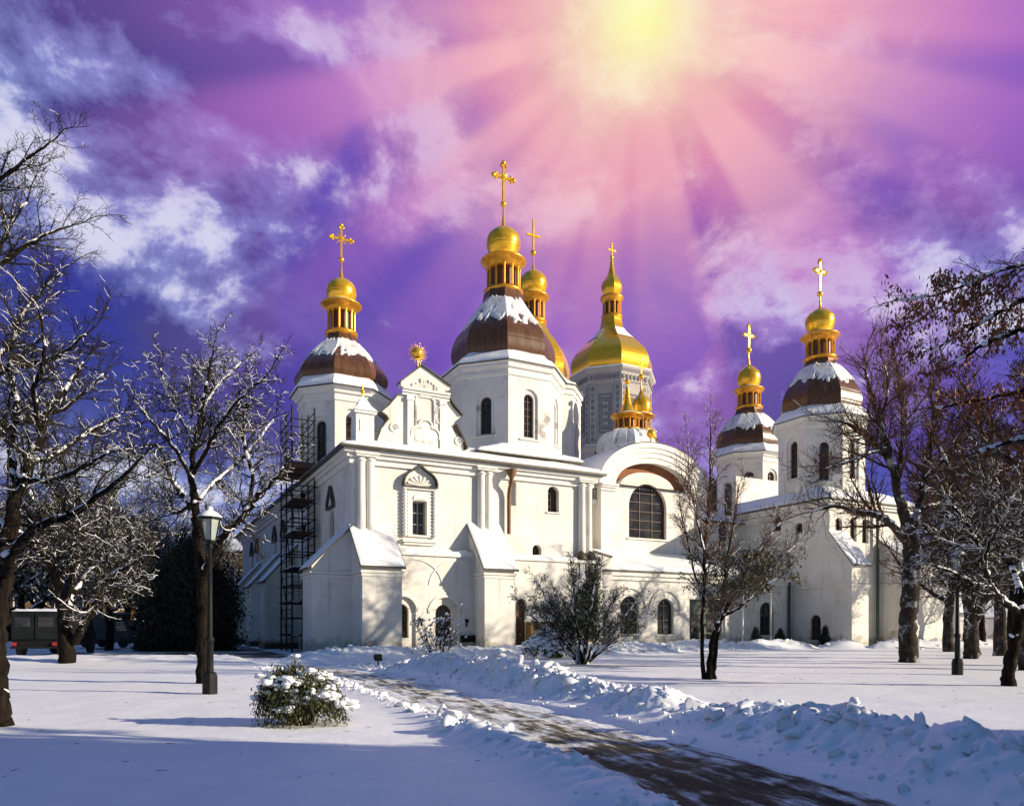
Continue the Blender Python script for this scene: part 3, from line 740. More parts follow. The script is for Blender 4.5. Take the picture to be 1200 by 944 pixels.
# stepped second roof below the drum
T0, T1 = 8.6, UE-.25
tz = A(650, 541, 1.6)[1]
MB().box(T0, T1, 1.6, 15, EZ, tz-.02).build('attic_block', M['stained_plaster'], CA)
band('cornice', tz-.24, tz-.03, .18, T0, T1, 1.6, 15)
e2 = (T0-.5, T1+.5, 1.05, 15.5); i2 = (T0+2.4, T1-2.2, 3.4, 13.4)
mb = MB(); hip(mb, e2, tz+.06, i2, tz+1.15, .08); r2 = mb.build('roof', M['roofmetal'], CA); snow_hip(r2, e2, tz+.06, i2, tz+1.15, .16, .05, 9, .25)

# ---- baroque gable -----------------------------------------------------------
gv_ = 1.0; fG = frame(0, gv_, NR)
def G(px, py): return uz(px, py, gv_)
body = [G(477, 520), G(522, 530), G(521, 458), G(527, 457), G(527, 452), G(494, 429), G(470, 447), G(470, 452), G(477, 453)]
body[0] = (body[0][0], EZ); body[1] = (body[1][0], EZ)
mb = MB(); mb.ext(body, fG, -.55, 0); gb = mb.build('gable', M['plaster'], CA)
mb = MB(); wl = [G(477, 520), G(477, 461), G(467, 460), G(456, 473), G(446.5, 481), G(452, 486), G(455.5, 491), G(448, 501), G(437, 512)]
wl[0] = (wl[0][0], EZ); wl[-1] = (wl[-1][0], EZ)
mb.ext(wl[::-1], fG, -.45, -.08); mb.build('gable_wing', M['plaster'], gb)
mb = MB(); wr = [G(522, 460), G(522, 525), G(545, 527), G(543, 516), G(533, 505), G(531, 498), G(534, 493), G(541, 487), G(531, 476), G(524, 463)]
wr[1] = (wr[1][0], EZ); wr[2] = (wr[2][0], EZ)
mb.ext(wr[::-1], fG, -.45, -.08); mb.build('gable_wing', M['plaster'], gb)
def coping(pts, nm='gable_coping', d=(-.6, .14), t=.07, mat='roofmetal'):
    mb = MB()
    for (a, z), (b, y) in zip(pts[:-1], pts[1:]):
        L_ = math.hypot(b-a, y-z); nx, nz = -(y-z)/L_, (b-a)/L_
        mb.ext([(a, z), (b, y), (b+nx*t, y+nz*t), (a+nx*t, z+nz*t)], fG, *d)
    mb.build(nm, M[mat], gb)
coping([G(466, 461), G(455, 474), G(446, 481.5)]); coping([G(446.5, 482), G(453, 487), G(455.5, 491), G(448, 501), G(437, 512)][::-1])
coping([G(523, 461), G(531, 474), G(541.5, 487)]); coping([G(534, 497), G(543, 515), G(547, 526)])
coping([G(469, 448), G(494, 428.5), G(528.5, 453)])
mb = MB(); p0, p1 = G(470, 453), G(527, 458)
for zt, dz, d in ((p0[1], .13, .26), (p0[1]-.16, .12, .16), (p0[1]-.34, .1, .10)):
    mb.ext([(p0[0]+.05, zt-dz), (p1[0]-.05, zt-dz), (p1[0]-.05, zt), (p0[0]+.05, zt)], fG, -.02, d)
mb.build('gable_cornice', M['trim'], gb)
for px in (480.5, 518.5):                             # pilasters
    a = G(px, 480)[0]; mb = MB(); mb.ext(rect(.36, EZ, p0[1]-.44, a), fG, -.02, .1); mb.ext(rect(.46, p0[1]-.72, p0[1]-.5, a), fG, -.02, .16); mb.build('gable_pilaster', M['trim'], gb)
ca_, _ = G(498, 480); z0 = G(498, 500)[1]; z1 = G(498, 462)[1]
po = arch(1.25, z0, z1, 14, .4, ca_); mb = MB(); mb.ring(po, grow_poly(po, -.1), fG, -.02, .1)
rr = random.Random(4)
for k in range(46):                                    # stucco scrolls either side of the panel
    s = -1 if k % 2 else 1; a = ca_+s*rr.uniform(.68, .88); z = rr.uniform(z0+.2, z1+.1); mb.ball(fG(a, z, .02), rr.uniform(.04, .09), 7, 5)
for k in range(24):
    t = rr.uniform(-.8, .8); zb_ = p0[1]+.12; mb.ball(fG(ca_+t, zb_+rr.uniform(.05, .75)*(1-abs(t)/.95), .02), rr.uniform(.04, .09), 7, 5)
mb.build('stucco_ornament', M['stained_plaster'], gb)
# three-lobed niche frame at the foot of the gable
cz = G(498, 508)[1]; lob = []
for c, r, a0, a1 in (((-.42, -.10), .48, 200, 80), ((0, .38), .44, 160, 20), ((.42, -.10), .48, 100, -20)):
    lob += [fG(ca_+c[0]+r*math.cos(math.radians(a0+(a1-a0)*i/10)), cz+c[1]+r*math.sin(math.radians(a0+(a1-a0)*i/10)), .07) for i in range(11)]
mb = MB(); mb.tube(lob, .075, 8); mb.build('niche_moulding', M['trim'], gb)
mb = MB()
for c, r in (((-.40, -.12), .40), ((0, .34), .36), ((.42, -.12), .40), ((0, -.1), .45)): mb.ball(fG(ca_+c[0], cz+c[1], -.02), r, 16, 10)
for v in range(len(mb.v)):
    x, y, z = mb.v[v]; mb.v[v] = (x, gv_-.02+(y-gv_)*.28, z)
mb.build('niche_shell', M['trim'], gb)
for px, py in ((462, 501), (538, 517)):
    a, z = G(px, py); mb = MB(); mb.tube([fG(a+.3*math.cos(t)*(1-t/12), z+.3*math.sin(t)*(1-t/12), -.05) for t in np.linspace(0, 8, 30)], .05, 6); mb.build('volute', M['trim'], gb)
# gilded sunburst
a, z = G(491, 412); zb = G(494, 429)[1]
mb = MB(); mb.tube([fG(a, zb-.1, -.25), fG(a, zb+.35, -.25), fG(a, z, -.25)], [.09, .05, .04], 8)
mb.lathe([(1e-4, z-.34), (.2, z-.28), (.31, z-.12), (.34, z), (.31, z+.12), (.2, z+.28), (1e-4, z+.34)], 16, (a, gv_+.25), cap=False)
for k in range(24):
    t = 2*PI*k/24; l = .66 if k % 2 else .56
    mb.tube([fG(a+.3*math.cos(t), z+.3*math.sin(t), -.25), fG(a+l*math.cos(t), z+l*math.sin(t), -.25)], [.04, .012], 5)
mb.build('sunburst', M['gold'], gb)
# little pinnacle beside the gable
a, _ = G(425, 500); wP = .52; zt = G(425, 487)[1]
mb = MB(); mb.box(a-wP, a+wP, gv_-.5, gv_+.5, EZ, zt); mb.box(a-wP-.12, a+wP+.12, gv_-.62, gv_+.62, zt, zt+.14); mb.box(a-.3, a+.3, gv_-.54, gv_-.49, zt-1.0, zt-.35); pn = mb.build('pinnacle', M['trim'], CA)
mb = MB(); mb.lathe([(.98, zt+.145), (.55, zt+.5), (.22, zt+.95), (.02, zt+1.15)], 4, (a, gv_), PI/4); mb.build('snow_cover', M['roofsnow'], pn)
mb = MB(); mb.tube([(a, gv_, zt+1.1), (a, gv_, zt+1.75)], [.06, .03], 8); mb.ball((a, gv_, zt+1.35), .12); mb.build('finial', M['gold'], pn)

# ---- buttresses ----------------------------------------------------------------
def shed_buttress(fr, a0, a1, d, ztop, zeave, zcorn, mat='plaster', wedge=True, snow_seed=1, over=.22):
    """pier of width a0..a1 standing d out from the wall under a sloping snowy roof"""
    mb = MB(); sl = (ztop-zeave)/(d+over)
    mb.hexa([fr(a0,-.4,d), fr(a1,-.4,d), fr(a1,-.4,-.05), fr(a0,-.4,-.05), fr(a0,zeave+over*sl-.1,d), fr(a1,zeave+over*sl-.1,d), fr(a1,ztop-.1+.05*sl,-.05), fr(a0,ztop-.1+.05*sl,-.05)])
    b = mb.build('buttress', M[mat], CA)
    mb = MB()                                          # string course below the eaves
    for z, h, p in ((zcorn, .14, .10), (zcorn-.17, .15, .05)):
        mb.hexa([fr(a0-p,z-h,d+p), fr(a1+p,z-h,d+p), fr(a1+p,z-h,.02), fr(a0-p,z-h,.02), fr(a0-p,z,d+p), fr(a1+p,z,d+p), fr(a1+p,z,.02), fr(a0-p,z,.02)])
    mb.build('cornice', M['trim'], b)
    mb = MB(); s = .16; q = .09
    P = lambda a, d_, o: fr(a, zeave+(d+over-d_)*sl+o, d_)
    mb.hexa([P(a0-s,d+over,-q), P(a1+s,d+over,-q), P(a1+s,-.02,-q), P(a0-s,-.02,-q), P(a0-s,d+over,0), P(a1+s,d+over,0), P(a1+s,-.02,0), P(a0-s,-.02,0)])
    r = mb.build('roof', M['roofmetal'], b)
    nA, nD = 22, 16; V = []
    for i in range(nD+1):
        for j in range(nA+1):
            aa = a0-s+.03+(a1-a0+2*s-.06)*j/nA; dd = (d+over-.03)*i/nD
            e = min(j, nA-j, (nD-i))/1.0; th = .085*min(1, e/1.2+.12)*(.7+.6*vnoise(np.array(aa*1.7), np.array(dd*1.3), snow_seed))
            th += .012*(1 if j % 4 == 0 else 0)*(e > 0)
            V.append(P(aa, dd, .004+float(th)))
    idx = [(i*(nA+1)+j, i*(nA+1)+j+1, (i+1)*(nA+1)+j+1, (i+1)*(nA+1)+j) for i in range(nD) for j in range(nA)]
    mb = MB(); mb.add(V, idx, True); mb.build('snow_cover', M['roofsnow'], r)
    return b
bd = 2.19
zt1 = A(432, 616)[1]; ze1 = A(447, 663.5, -bd-.22)[1]; zc1 = A(447, 668, -bd)[1]
u1 = A(471, 700, -bd)[0]
shed_buttress(fA, -.02, u1, bd, zt1, ze1, zc1, snow_seed=2)
shed_buttress(fL, -2.3, .02, 2.17, zt1, ze1, zc1-.002, snow_seed=5)
u2a, u2b = A(568, 700, -bd)[0], A(603.5, 700, -bd)[0]
shed_buttress(fA, u2a, u2b, bd, A(563, 614)[1], A(588, 667, -bd-.22)[1], A(586, 671, -bd)[1], snow_seed=8)
for px, w in ((312, 2.6), (294, 2.6), (276, 2.6)):
    v, _ = vz(px, 700, -2.2); shed_buttress(fL, -v-w, -v, 2.2, zt1+.45, ze1+.1, zc1+.1, snow_seed=px)
    mb = MB(); mb.hexa([fL(-v-w-.12,-.3,2.32), fL(-v+.12,-.3,2.32), fL(-v+.12,-.3,.05), fL(-v-w-.12,-.3,.05), fL(-v-w-.12,.42,2.32), fL(-v+.12,.42,2.32), fL(-v+.12,.42,.05), fL(-v-w-.12,.42,.05)]); mb.build('plinth', M['roofmetal'], CA)

# ---- lower arcade wall between the buttresses ------------------------------------
vl = -.75; fB = frame(0, vl, NR)
zl = uz(520, 652, vl)[1]; zl2 = uz(650, 658, vl)[1]
low = MB().box(u1-.3, u2a+.3, vl, .05, -.4, zl).build('arcade_wall', M['plaster'], CA)
c = MB(); lw = [opening(463, 480, 707, 747, vl), opening(511.5, 531, 708, 747, vl)]
for a, w, z0, z1 in lw: c.ext(arch(w+.75, -.2, z1+.38, 14, None, a), fB, -.16, .3)
cut(low, c); c = MB()
for a, w, z0, z1 in lw: c.ext(arch(w, z0, z1, 14, None, a), fB, -.7, .3)
cut(low, c)
fB2 = frame(0, vl+.16, NR)
for a, w, z0, z1 in lw: window('window', CA, fB2, a, z0, z1, w, .3, True, 1, 5)
for a, w, z0, z1 in lw:
    mb = MB(); o = arch(w+1.05, z1-w*.2, z1+.55, 14, None, a); n_ = arch(w+.8, z1-w*.2, z1+.42, 14, None, a); mb.ring(o, n_, fB, -.02, .06); mb.build('arch_moulding', M['trim'], CA)
def snow_ledge(u0, u1_, v0, v1, z, parent=CA, th=.2, seed=0):
    mb = MB(); mb.box(u0, u1_, v0-.12, v1, z, z+.1); ld = mb.build('ledge', M['trim'], parent)
    n = max(6, int((u1_-u0)/.18)); V = []; m_ = 6
    for i in range(n+1):
        for j in range(m_+1):
            e = min(i, n-i, j)/1.0; h = th*min(1, e/1.3)*(.5+.9*float(vnoise(np.array(i*.6), np.array(j*.8), seed)))
            V.append((u0+(u1_-u0)*i/n, v0-.10+(v1-v0+.1)*j/m_, z+.104+h+j*.02))
    mb = MB(); mb.add(V, [(i*(m_+1)+j, (i+1)*(m_+1)+j, (i+1)*(m_+1)+j+1, i*(m_+1)+j+1) for i in range(n) for j in range(m_)], True); mb.build('snow_cover', M['roofsnow'], ld)
snow_ledge(u1, u2a, vl, -.01, zl+.004, th=.26, seed=3)
# wide relieving arches drawn on the wall by their moulding
for pxc, pyc, rr_ in ((484, 705, 1.75), (536, 705, 1.75)):
    a = uz(pxc, 700, vl)[0]; zc = 3.9
    mb = MB(); mb.tube([fB(a+rr_*math.cos(t), zc+1.5*math.sin(t), .0) for t in np.linspace(.05, PI-.05, 22) if u1 < a+rr_*math.cos(t) < u2a], .05, 6); mb.build('relieving_arch', M['trim'], CA)
mb = MB(); a, z = uz(547, 749, vl); mb.box(a-.42, a+.42, vl-.25, vl-.02, z-.15, z+.2); mb.box(a-.46, a+.46, vl-.3, vl-.02, z+.202, z+.24); mb.build('meter_box', M['black'], CA)
for px, py in ((493, 727), (546, 728)):
    a, z = uz(px, py, vl); mb = MB(); mb.box(a-.09, a+.09, vl-.22, vl-.01, z-.06, z+.14); mb.tube([(a, vl-.1, z-.06), (a, vl-.12, z-.3)], .05, 8); mb.build('wall_lamp', M['black'], CA)

# right-hand stretch of the lower wall with the door
low2 = MB().box(u2b-.3, UE+.4, vl, .05, -.4, zl2).build('arcade_wall', M['plaster'], CA)
da, dw, dz0, dz1 = opening(604.5, 618, 701, 763, vl)
c = MB().ext(arch(dw, -.1, dz1, 14, None, da), fB, -.6, .3); ua, uw, uz0_, uz1_ = opening(638, 654, 706, 745, vl); c.ext(arch(uw, uz0_, uz1_, 14, None, ua), fB, -.6, .3); cut(low2, c)
window('window', CA, fB, ua, uz0_, uz1_, uw, .3)
mb = MB(); mb.ext(arch(dw-.02, -.05, dz1-.02, 14, None, da), fB, -.4, -.33); dr = mb.build('door', M['wood'], CA)
mb = MB()
for s in (-1, 1):
    for zz in (.35, 1.35): mb.ext(rect(dw*.3, zz, zz+.8, da+s*dw*.22), fB, -.34, -.30)
mb.build('door_panel', M['wood'], dr)
mb = MB(); mb.ball(fB(da+.08, 1.1, -.28), .05); mb.build('handle', M['gold_dull'], dr)
snow_ledge(u2b, UE+.3, vl, -.01, zl2+.004, th=.22, seed=8)
# small lean-to with snowy roof at the foot of the wall
a0, z0 = uz(622, 726, -1.4); a1, _ = uz(660, 726, -1.4)
mb = MB(); mb.box(a0, a1, -1.4, vl-.01, 0, 1.9); lt = mb.build('porch_box', M['ochre'], CA)
mb = MB(); mb.hexa([(a0-.1,-1.6,1.9),(a1+.1,-1.6,1.9),(a1+.1,vl-.01,1.9),(a0-.1,vl-.01,1.9),(a0-.1,-1.6,2.02),(a1+.1,-1.6,2.02),(a1+.1,vl-.01,2.35),(a0-.1,vl-.01,2.35)]); mb.build('snow_cover', M['roofsnow'], lt)
# brown downpipe
a = A(594, 600)[0]
mb = MB(); mb.lathe([(.32, EZ-.35), (.30, EZ-.55), (.13, EZ-.9), (.12, EZ-1.1)], 12, (a, -.62)); mb.tube([(a, -.62, EZ-1.0), (a, -.35, EZ-1.5), (a, -.28, EZ-1.9), (a, -.28, A(594, 626)[1])], .12, 10)
mb.build('downpipe', M['pipe'], CA)
# two hooded roof vents
for px in (680.5, 691.5):
    a, z = uz(px, 655, -.5); mb = MB()
    mb.lathe([(.44, z), (.42, z+.12), (.30, z+.32), (.14, z+.46), (.03, z+.55)], 14, (a, -.55))
    for sx in (-1, 1):
        for sy in (-1, 1): mb.tube([(a+sx*.24, -.55+sy*.22, z-1.1), (a+sx*.24, -.55+sy*.22, z+.02)], .035, 6)
    mb.build('vent_hood', M['roofmetal'], CA)

# ---- nave arm with the great arched window ---------------------------------------
vB = 9.0; fN = frame(0, vB, NR)
nL = uz(704.5, 600, vB)[0]; nR_ = uz(824, 600, vB)[0]; nc = (nL+nR_)/2; nw_ = nR_-nL
zs = uz(705, 566, vB)[1]; ztp = uz(752, 523, vB)[1]
outer = arch(nw_, -.3, ztp, 36, ztp-zs, nc)
mb = MB(); mb.ext(outer, fN, -22, 0); nv = mb.build('nave_arm', M['plaster'], CA)
ga, gw, gz0, gz1 = opening(737, 781, 567, 631, vB)
c = MB()
niche = arch(nw_-2.9, zs-.02, ztp-1.15, 30, ztp-1.15-zs, nc); c.ext(niche, fN, -.75, .4)
cut(nv, c)
inner_o = arch(gw+1.9, zs-.4, gz1+1.0, 24, None, ga)
mb = MB(); mb.ext(grow_poly(arch(gw+1.7, zs-.05, gz1+.95, 24, gz1+.95-zs+.05, ga), 0), fN, -.8, -.05)
hood = mb.build('window_arch', M['plaster'], CA)
c = MB().ext(arch(gw, gz0, gz1, 24, None, ga), fN, -1.6, .5); cut(nv, c); c = MB().ext(arch(gw, gz0, gz1, 24, None, ga), fN, -1.6, .5); cut(hood, c)
mb = MB(); rg = arch(nw_-3.0, zs+.02, ztp-1.2, 30, ztp-1.2-zs, nc); mb.ext(rg, fN, -.78, -.74); mb.build('brick_tympanum', M['brick'], CA)
window('window', CA, fN, ga, gz0, gz1, gw, .35, True, 2, 5)
sill(CA, fN, ga, gz0, gw+.4, .14, .12)
for k, (o1, o2, d) in enumerate(((.35, -.05, .34), (-.06, -.42, .24), (-.43, -.85, .15), (-.86, -1.3, .07))):    # stepped archivolt
    mb = MB(); O = arch(nw_+2*o1, zs, ztp+o1, 36, ztp-zs+o1, nc); I = arch(nw_+2*o2, zs, ztp+o2, 36, ztp-zs+o2, nc); mb.ring(O, I, fN, -.05, d); mb.build('archivolt', M['trim'], CA)
for a0, a1 in ((nL-.1, nL+1.5), (nR_-1.5, nR_+.1)):
    mb = MB()
    for z, h, d in ((zs-.002, .16, .40), (zs-.17, .14, .28), (zs-.33, .2, .14)): mb.ext([(a0, z-h), (a1, z-h), (a1, z), (a0, z)], fN, -.02, d)
    mb.build('impost', M['trim'], CA)
# snowy barrel roof behind the arch
V = []; nn, mm = 40, 30
for j in range(mm+1):
    for i in range(nn+1):
        t = PI*i/nn; r1 = nw_/2+.42; r2_ = ztp-zs+.42
        th = .16*(.5+.8*float(vnoise(np.array(i*.35), np.array(j*.6), 77)))*min(1, j/1.5)*(.25+.75*math.sin(t))
        V.append((nc-(r1+th*.3)*math.cos(t), vB-.36+.7*j, zs+(r2_+th)*math.sin(t)))
mb = MB(); mb.add(V, [(j*(nn+1)+i, j*(nn+1)+i+1, (j+1)*(nn+1)+i+1, (j+1)*(nn+1)+i) for j in range(mm) for i in range(nn)], True); mb.build('snow_cover', M['roofsnow'], CA)
# recessed bay between the block and the arm, with its balcony rail
MB().box(UE-.3, nL+.2, 10.6, 20, -.3, zs+.8).build('recess_wall', M['plaster'], CA)
rz = uz(697, 583, 9.6)[1]
mb = MB(); mb.box(UE+.02, nL-.02, 9.5, 10.59, rz-.5, rz-.15); mb.build('balcony_slab', M['trim'], CA)
mb = MB(); y = 9.6; x = UE+.1
while x < nL: mb.tube([(x, y, rz-.15), (x, y, rz+.75)], .03, 6); x += .22
mb.tube([(UE+.02, y, rz+.75), (nL-.02, y, rz+.75)], .045, 6); mb.build('balcony_rail', M['black'], CA)
# court wall right of the arm
MB().box(nR_+.005, 40, vB+.4, 22, -.3, 10.8).build('court_wall', M['plaster'], CA)
e3 = (nR_+.02, 40, vB-.1, 22); mb = MB(); hip(mb, e3, 10.9, (nR_+.5, 39, 14, 21), 12.6, .1); r3 = mb.build('roof', M['roofmetal'], CA); snow_hip(r3, e3, 10.9, (nR_+.5, 39, 14, 21), 12.6, .16, .04, 31)
fW = frame(0, vB+.4, NR)
for px, yt, yb in ((835, 560, 600), (853, 566, 604), (846, 612, 640)):
    a, z1 = uz(px, yt, vB+.4); z0 = uz(px, yb, vB+.4)[1]
    o = arch(.95, z0, z1, 10, None, a); relief(CA, fW, grow_poly(o, .16), o, .08); mb = MB(); mb.ext(o, fW, -.02, .02); w_ = mb.build('window', M['glass'], CA)

# ---- single-storey gallery along the court ------------------------------------------
vG = 3.7; fS = frame(0, vG, NR)
uC = 38.3
gz_e = uz(800, 671, vG)[1]; gz_t = uz(800, 652, vB)[1]
gal = MB().box(UE+.02, uC+.1, vG, vB+.2, -.4, gz_e-.05).build('court_gallery', M['plaster'], CA)
c = MB(); gw_ = [opening(727, 749, 698, 742, vG), opening(770.5, 789.5, 701, 743, vG), opening(890.5, 907, 705, 744, vG)]
for a, w, z0, z1 in gw_: c.ext(arch(w, z0, z1, 14, None, a), fS, -.6, .3)
ea, ew, ez0, ez1 = opening(808, 846, 702, 764, vG); c.ext(rect(ew, -.1, ez1, ea), fS, -.6, .3)
cut(gal, c)
for a, w, z0, z1 in gw_:
    window('window', CA, fS, a, z0, z1, w, .32, True, 1, 4, 'greenmetal'); sill(CA, fS, a, z0, w+.3)
    o = arch(w+1.5, z1-.9, z1+.75, 16, None, a); mb = MB(); mb.ring(o, arch(w+1.1, z1-.9, z1+.55, 16, None, a), fS, -.02, .12); mb.build('arch_moulding', M['trim'], CA)
mb = MB(); mb.ext(rect(ew-.04, -.05, ez1-.02, ea), fS, -.45, -.38); dr = mb.build('door', M['greenmetal'], CA)
for s in (-.33, .33):
    for zz, hh in ((1.2, 1.4), (.3, .7)): mb = MB(); mb.ext(rect(ew*.24, zz, zz+hh, ea+s*ew*.72), fS, -.378, -.35); mb.build('pane', M['glass'], dr)
E = [(UE+.1, vG-.45), (uC-.02, vG-.45)]; sl = (gz_t-gz_e)/(vB-vG+.45)
mb = MB(); mb.hexa([(UE+.1,vG-.45,gz_e-.1),(uC-.02,vG-.45,gz_e-.1),(uC-.02,vB-.01,gz_e),(UE+.1,vB-.01,gz_e),(UE+.1,vG-.45,gz_e),(uC-.02,vG-.45,gz_e),(uC-.02,vB-.01,gz_t),(UE+.1,vB-.01,gz_t)]); gr = mb.build('roof', M['roofmetal'], CA)
V = []; nn, mm = 90, 22
for j in range(mm+1):
    for i in range(nn+1):
        e = min(1, min(i, nn-i, j)/1.2); V.append((UE+.12+(uC-UE-.16)*i/nn, vG-.43+(vB-vG+.42)*j/mm, gz_e+.01+(vB-vG+.44)*j/mm*sl+.2*e*(.45+.8*float(fbm(np.array(i*.25), np.array(j*.4), 55)))))
mb = MB(); mb.add(V, [(j*(nn+1)+i, j*(nn+1)+i+1, (j+1)*(nn+1)+i+1, (j+1)*(nn+1)+i) for j in range(mm) for i in range(nn)], True); mb.build('snow_cover', M['roofsnow'], gr)
MB().box(UE+.15, uC-.02, vG-.3, vG+.02, gz_e-.4, gz_e-.105).build('cornice', M['trim'], CA); MB().box(UE+.15, uC-.02, vG-.15, vG+.02, gz_e-.7, gz_e-.402).build('frieze', M['trim'], CA)
a, z = uz(733, 661, 6.5); mb = MB(); mb.lathe([(.5, z-.55), (.02, z+.45)], 4, (a, 6.3), PI/4); mb.build('roof_vent', M['roofmetal'], CA)
# sloping parapet where the gallery meets the block
p0, p1 = uz(692, 637, vG-.3), uz(717, 653, vG-.3)
fq = frame(0, vG-.3, NR)
mb = MB(); mb.ext([(UE-.1, gz_e-1.2), (p1[0], gz_e-1.2), p1, (UE-.1, p0[1])], fq, -.3, 0); pw = mb.build('parapet', M['plaster'], CA)
mb = MB(); mb.ext([p1, (p1[0], p1[1]+.12), (UE-.1, p0[1]+.12), (UE-.1, p0[1])][::-1], fq, -.42, .1); mb.build('coping', M['roofmetal'], pw)
# arched entrance canopy
ka, kz = uz(887, 690, vG-2.2); kw = 1.55
V = []; nn = 16
mb = MB(); O = [(ka+kw*math.cos(PI*i/nn), kz+1.05*math.sin(PI*i/nn)) for i in range(nn+1)]; I = [(ka+(kw-.1)*math.cos(PI*i/nn), kz-.08+1.05*math.sin(PI*i/nn)) for i in range(nn+1)]
fK = frame(0, vG, NR); mb.ext(O+I[::-1], fK, .02, 2.3); cp = mb.build('entrance_canopy', M['greenmetal'], CA)
mb = MB(); O2 = [(ka+(kw-.02)*math.cos(PI*i/nn)*.96, kz+.03+1.05*math.sin(PI*i/nn)+.14*math.sin(PI*i/nn)) for i in range(nn+1)]; mb.ext(O2+[(x, y-.12) for x, y in O2[::-1]], fK, .04, 2.24); mb.build('snow_cover', M['roofsnow'], cp)
for s in (-1, 1): mb = MB(); mb.tube([fK(ka+s*(kw-.08), -.2, 2.2), fK(ka+s*(kw-.08), kz+.05, 2.2)], .07, 10); mb.build('canopy_post', M['trim'], cp)
a, z = uz(925, 690, vG-.15); mb = MB(); mb.tube([(a, vG-.15, 0), (a, vG-.15, gz_e-.2)], .13, 10); mb.build('downpipe', M['greenmetal'], CA)

# ---- right block -----------------------------------------------------------------
CE = 48.3; ez = uz(972, 584, 0)[1]
fC = frame(uC, 0, NL); blk = MB().box(uC, CE, 0, 22, -.4, ez-.05).build('tower_block', M['plaster'], CA)
c = MB(); cw = []
for px, yt, yb in ((936, 612, 626), (911, 604, 622)):
    v, z1 = vz(px, yt, uC); z0 = vz(px, yb, uC)[1]; cw.append((-v, .75, z0, z1))
v, z1 = vz(924, 656, uC); cw.append((-v, .6, z1-.6, z1))
for a, w, z0, z1 in cw: c.ext(arch(w, z0, z1, 10, None, a), fC, -.5, .3)
fR = frame(0, 0, NR); rw = []
for px, yt, yb in ((983, 606, 632), (1000, 606, 634), (1014, 608, 636)):
    a, z1 = uz(px, yt, 0); z0 = uz(px, yb, 0)[1]; rw.append((a, .8, z0, z1)); c.ext(arch(.8, z0, z1, 10, None, a), fR, -.5, .3)
cut(blk, c)
for a, w, z0, z1 in cw: window('window', CA, fC, a, z0, z1, w, .3, True, 1, 2)
for a, w, z0, z1 in rw: window('window', CA, fR, a, z0, z1, w, .3, True, 1, 3)
band('cornice', ez-.30, ez-.06, .40, uC, CE, 0, 22); band('cornice', ez-.5, ez-.305, .25, uC, CE, 0, 22)
e4 = (uC-.6, CE+.6, -.6, 22.6); i4 = (uC+1.6, CE-1.6, 1.8, 20)
mb = MB(); hip(mb, e4, ez+.03, i4, ez+1.3, .10); r4 = mb.build('roof', M['roofmetal'], CA); snow_hip(r4, e4, ez+.03, i4, ez+1.3, .16, .05, 41)
b3 = shed_buttress(fR, uC, uC+1.95, 2.02, uz(966, 621, 0)[1], uz(998, 661, -2.2)[1], uz(998, 684, -2.02)[1], snow_seed=12)
b4 = shed_buttress(fR, 44.4, CE, 2.56, uz(1031, 632, 0)[1], uz(1062, 657, -2.7)[1], uz(1080, 683, -2.56)[1], snow_seed=14)
# shaded lower window beside the first of these buttresses
v, z1 = vz(955.5, 720, uC); z0 = vz(955.5, 750, uC)[1]
c = MB().ext(arch(1.05, z0, z1, 14, None, -v), fC, -.4, .3); cut(blk, c); window('window', CA, fC, -v, z0, z1, 1.05, .28, True, 1, 4); sill(CA, fC, -v, z0, 1.35)
zc = uz(998, 684, -2.02)[1]
mb = MB(); mb.box(uC-.12, uC-.005, -.05, vG-.32, zc-.15, zc); mb.build('string_course', M['trim'], CA)
a = uz(1028.5, 700, -.3)[0]; mb = MB(); mb.tube([(a, -.3, -.1), (a, -.3, ez-.6)], .13, 10); mb.build('downpipe', M['greenmetal'], CA)
# lower apse beyond
MB().box(CE-.2, 56, .6, 22, -.4, 7.2).build('apse', M['plaster'], CA)
e5 = (CE, 56.6, .1, 22.5); mb = MB(); hip(mb, e5, 7.25, (CE+.1, 53, 4, 20), 9.0, .1); r5 = mb.build('roof', M['roofmetal'], CA); snow_hip(r5, e5, 7.25, (CE+.1, 53, 4, 20), 9.0, .16, .04, 51)
mb = MB(); mb.box(-2.35, UE, -.1, 45, -.45, .35); mb.build('plinth', M['roofmetal'], CA) if False else None

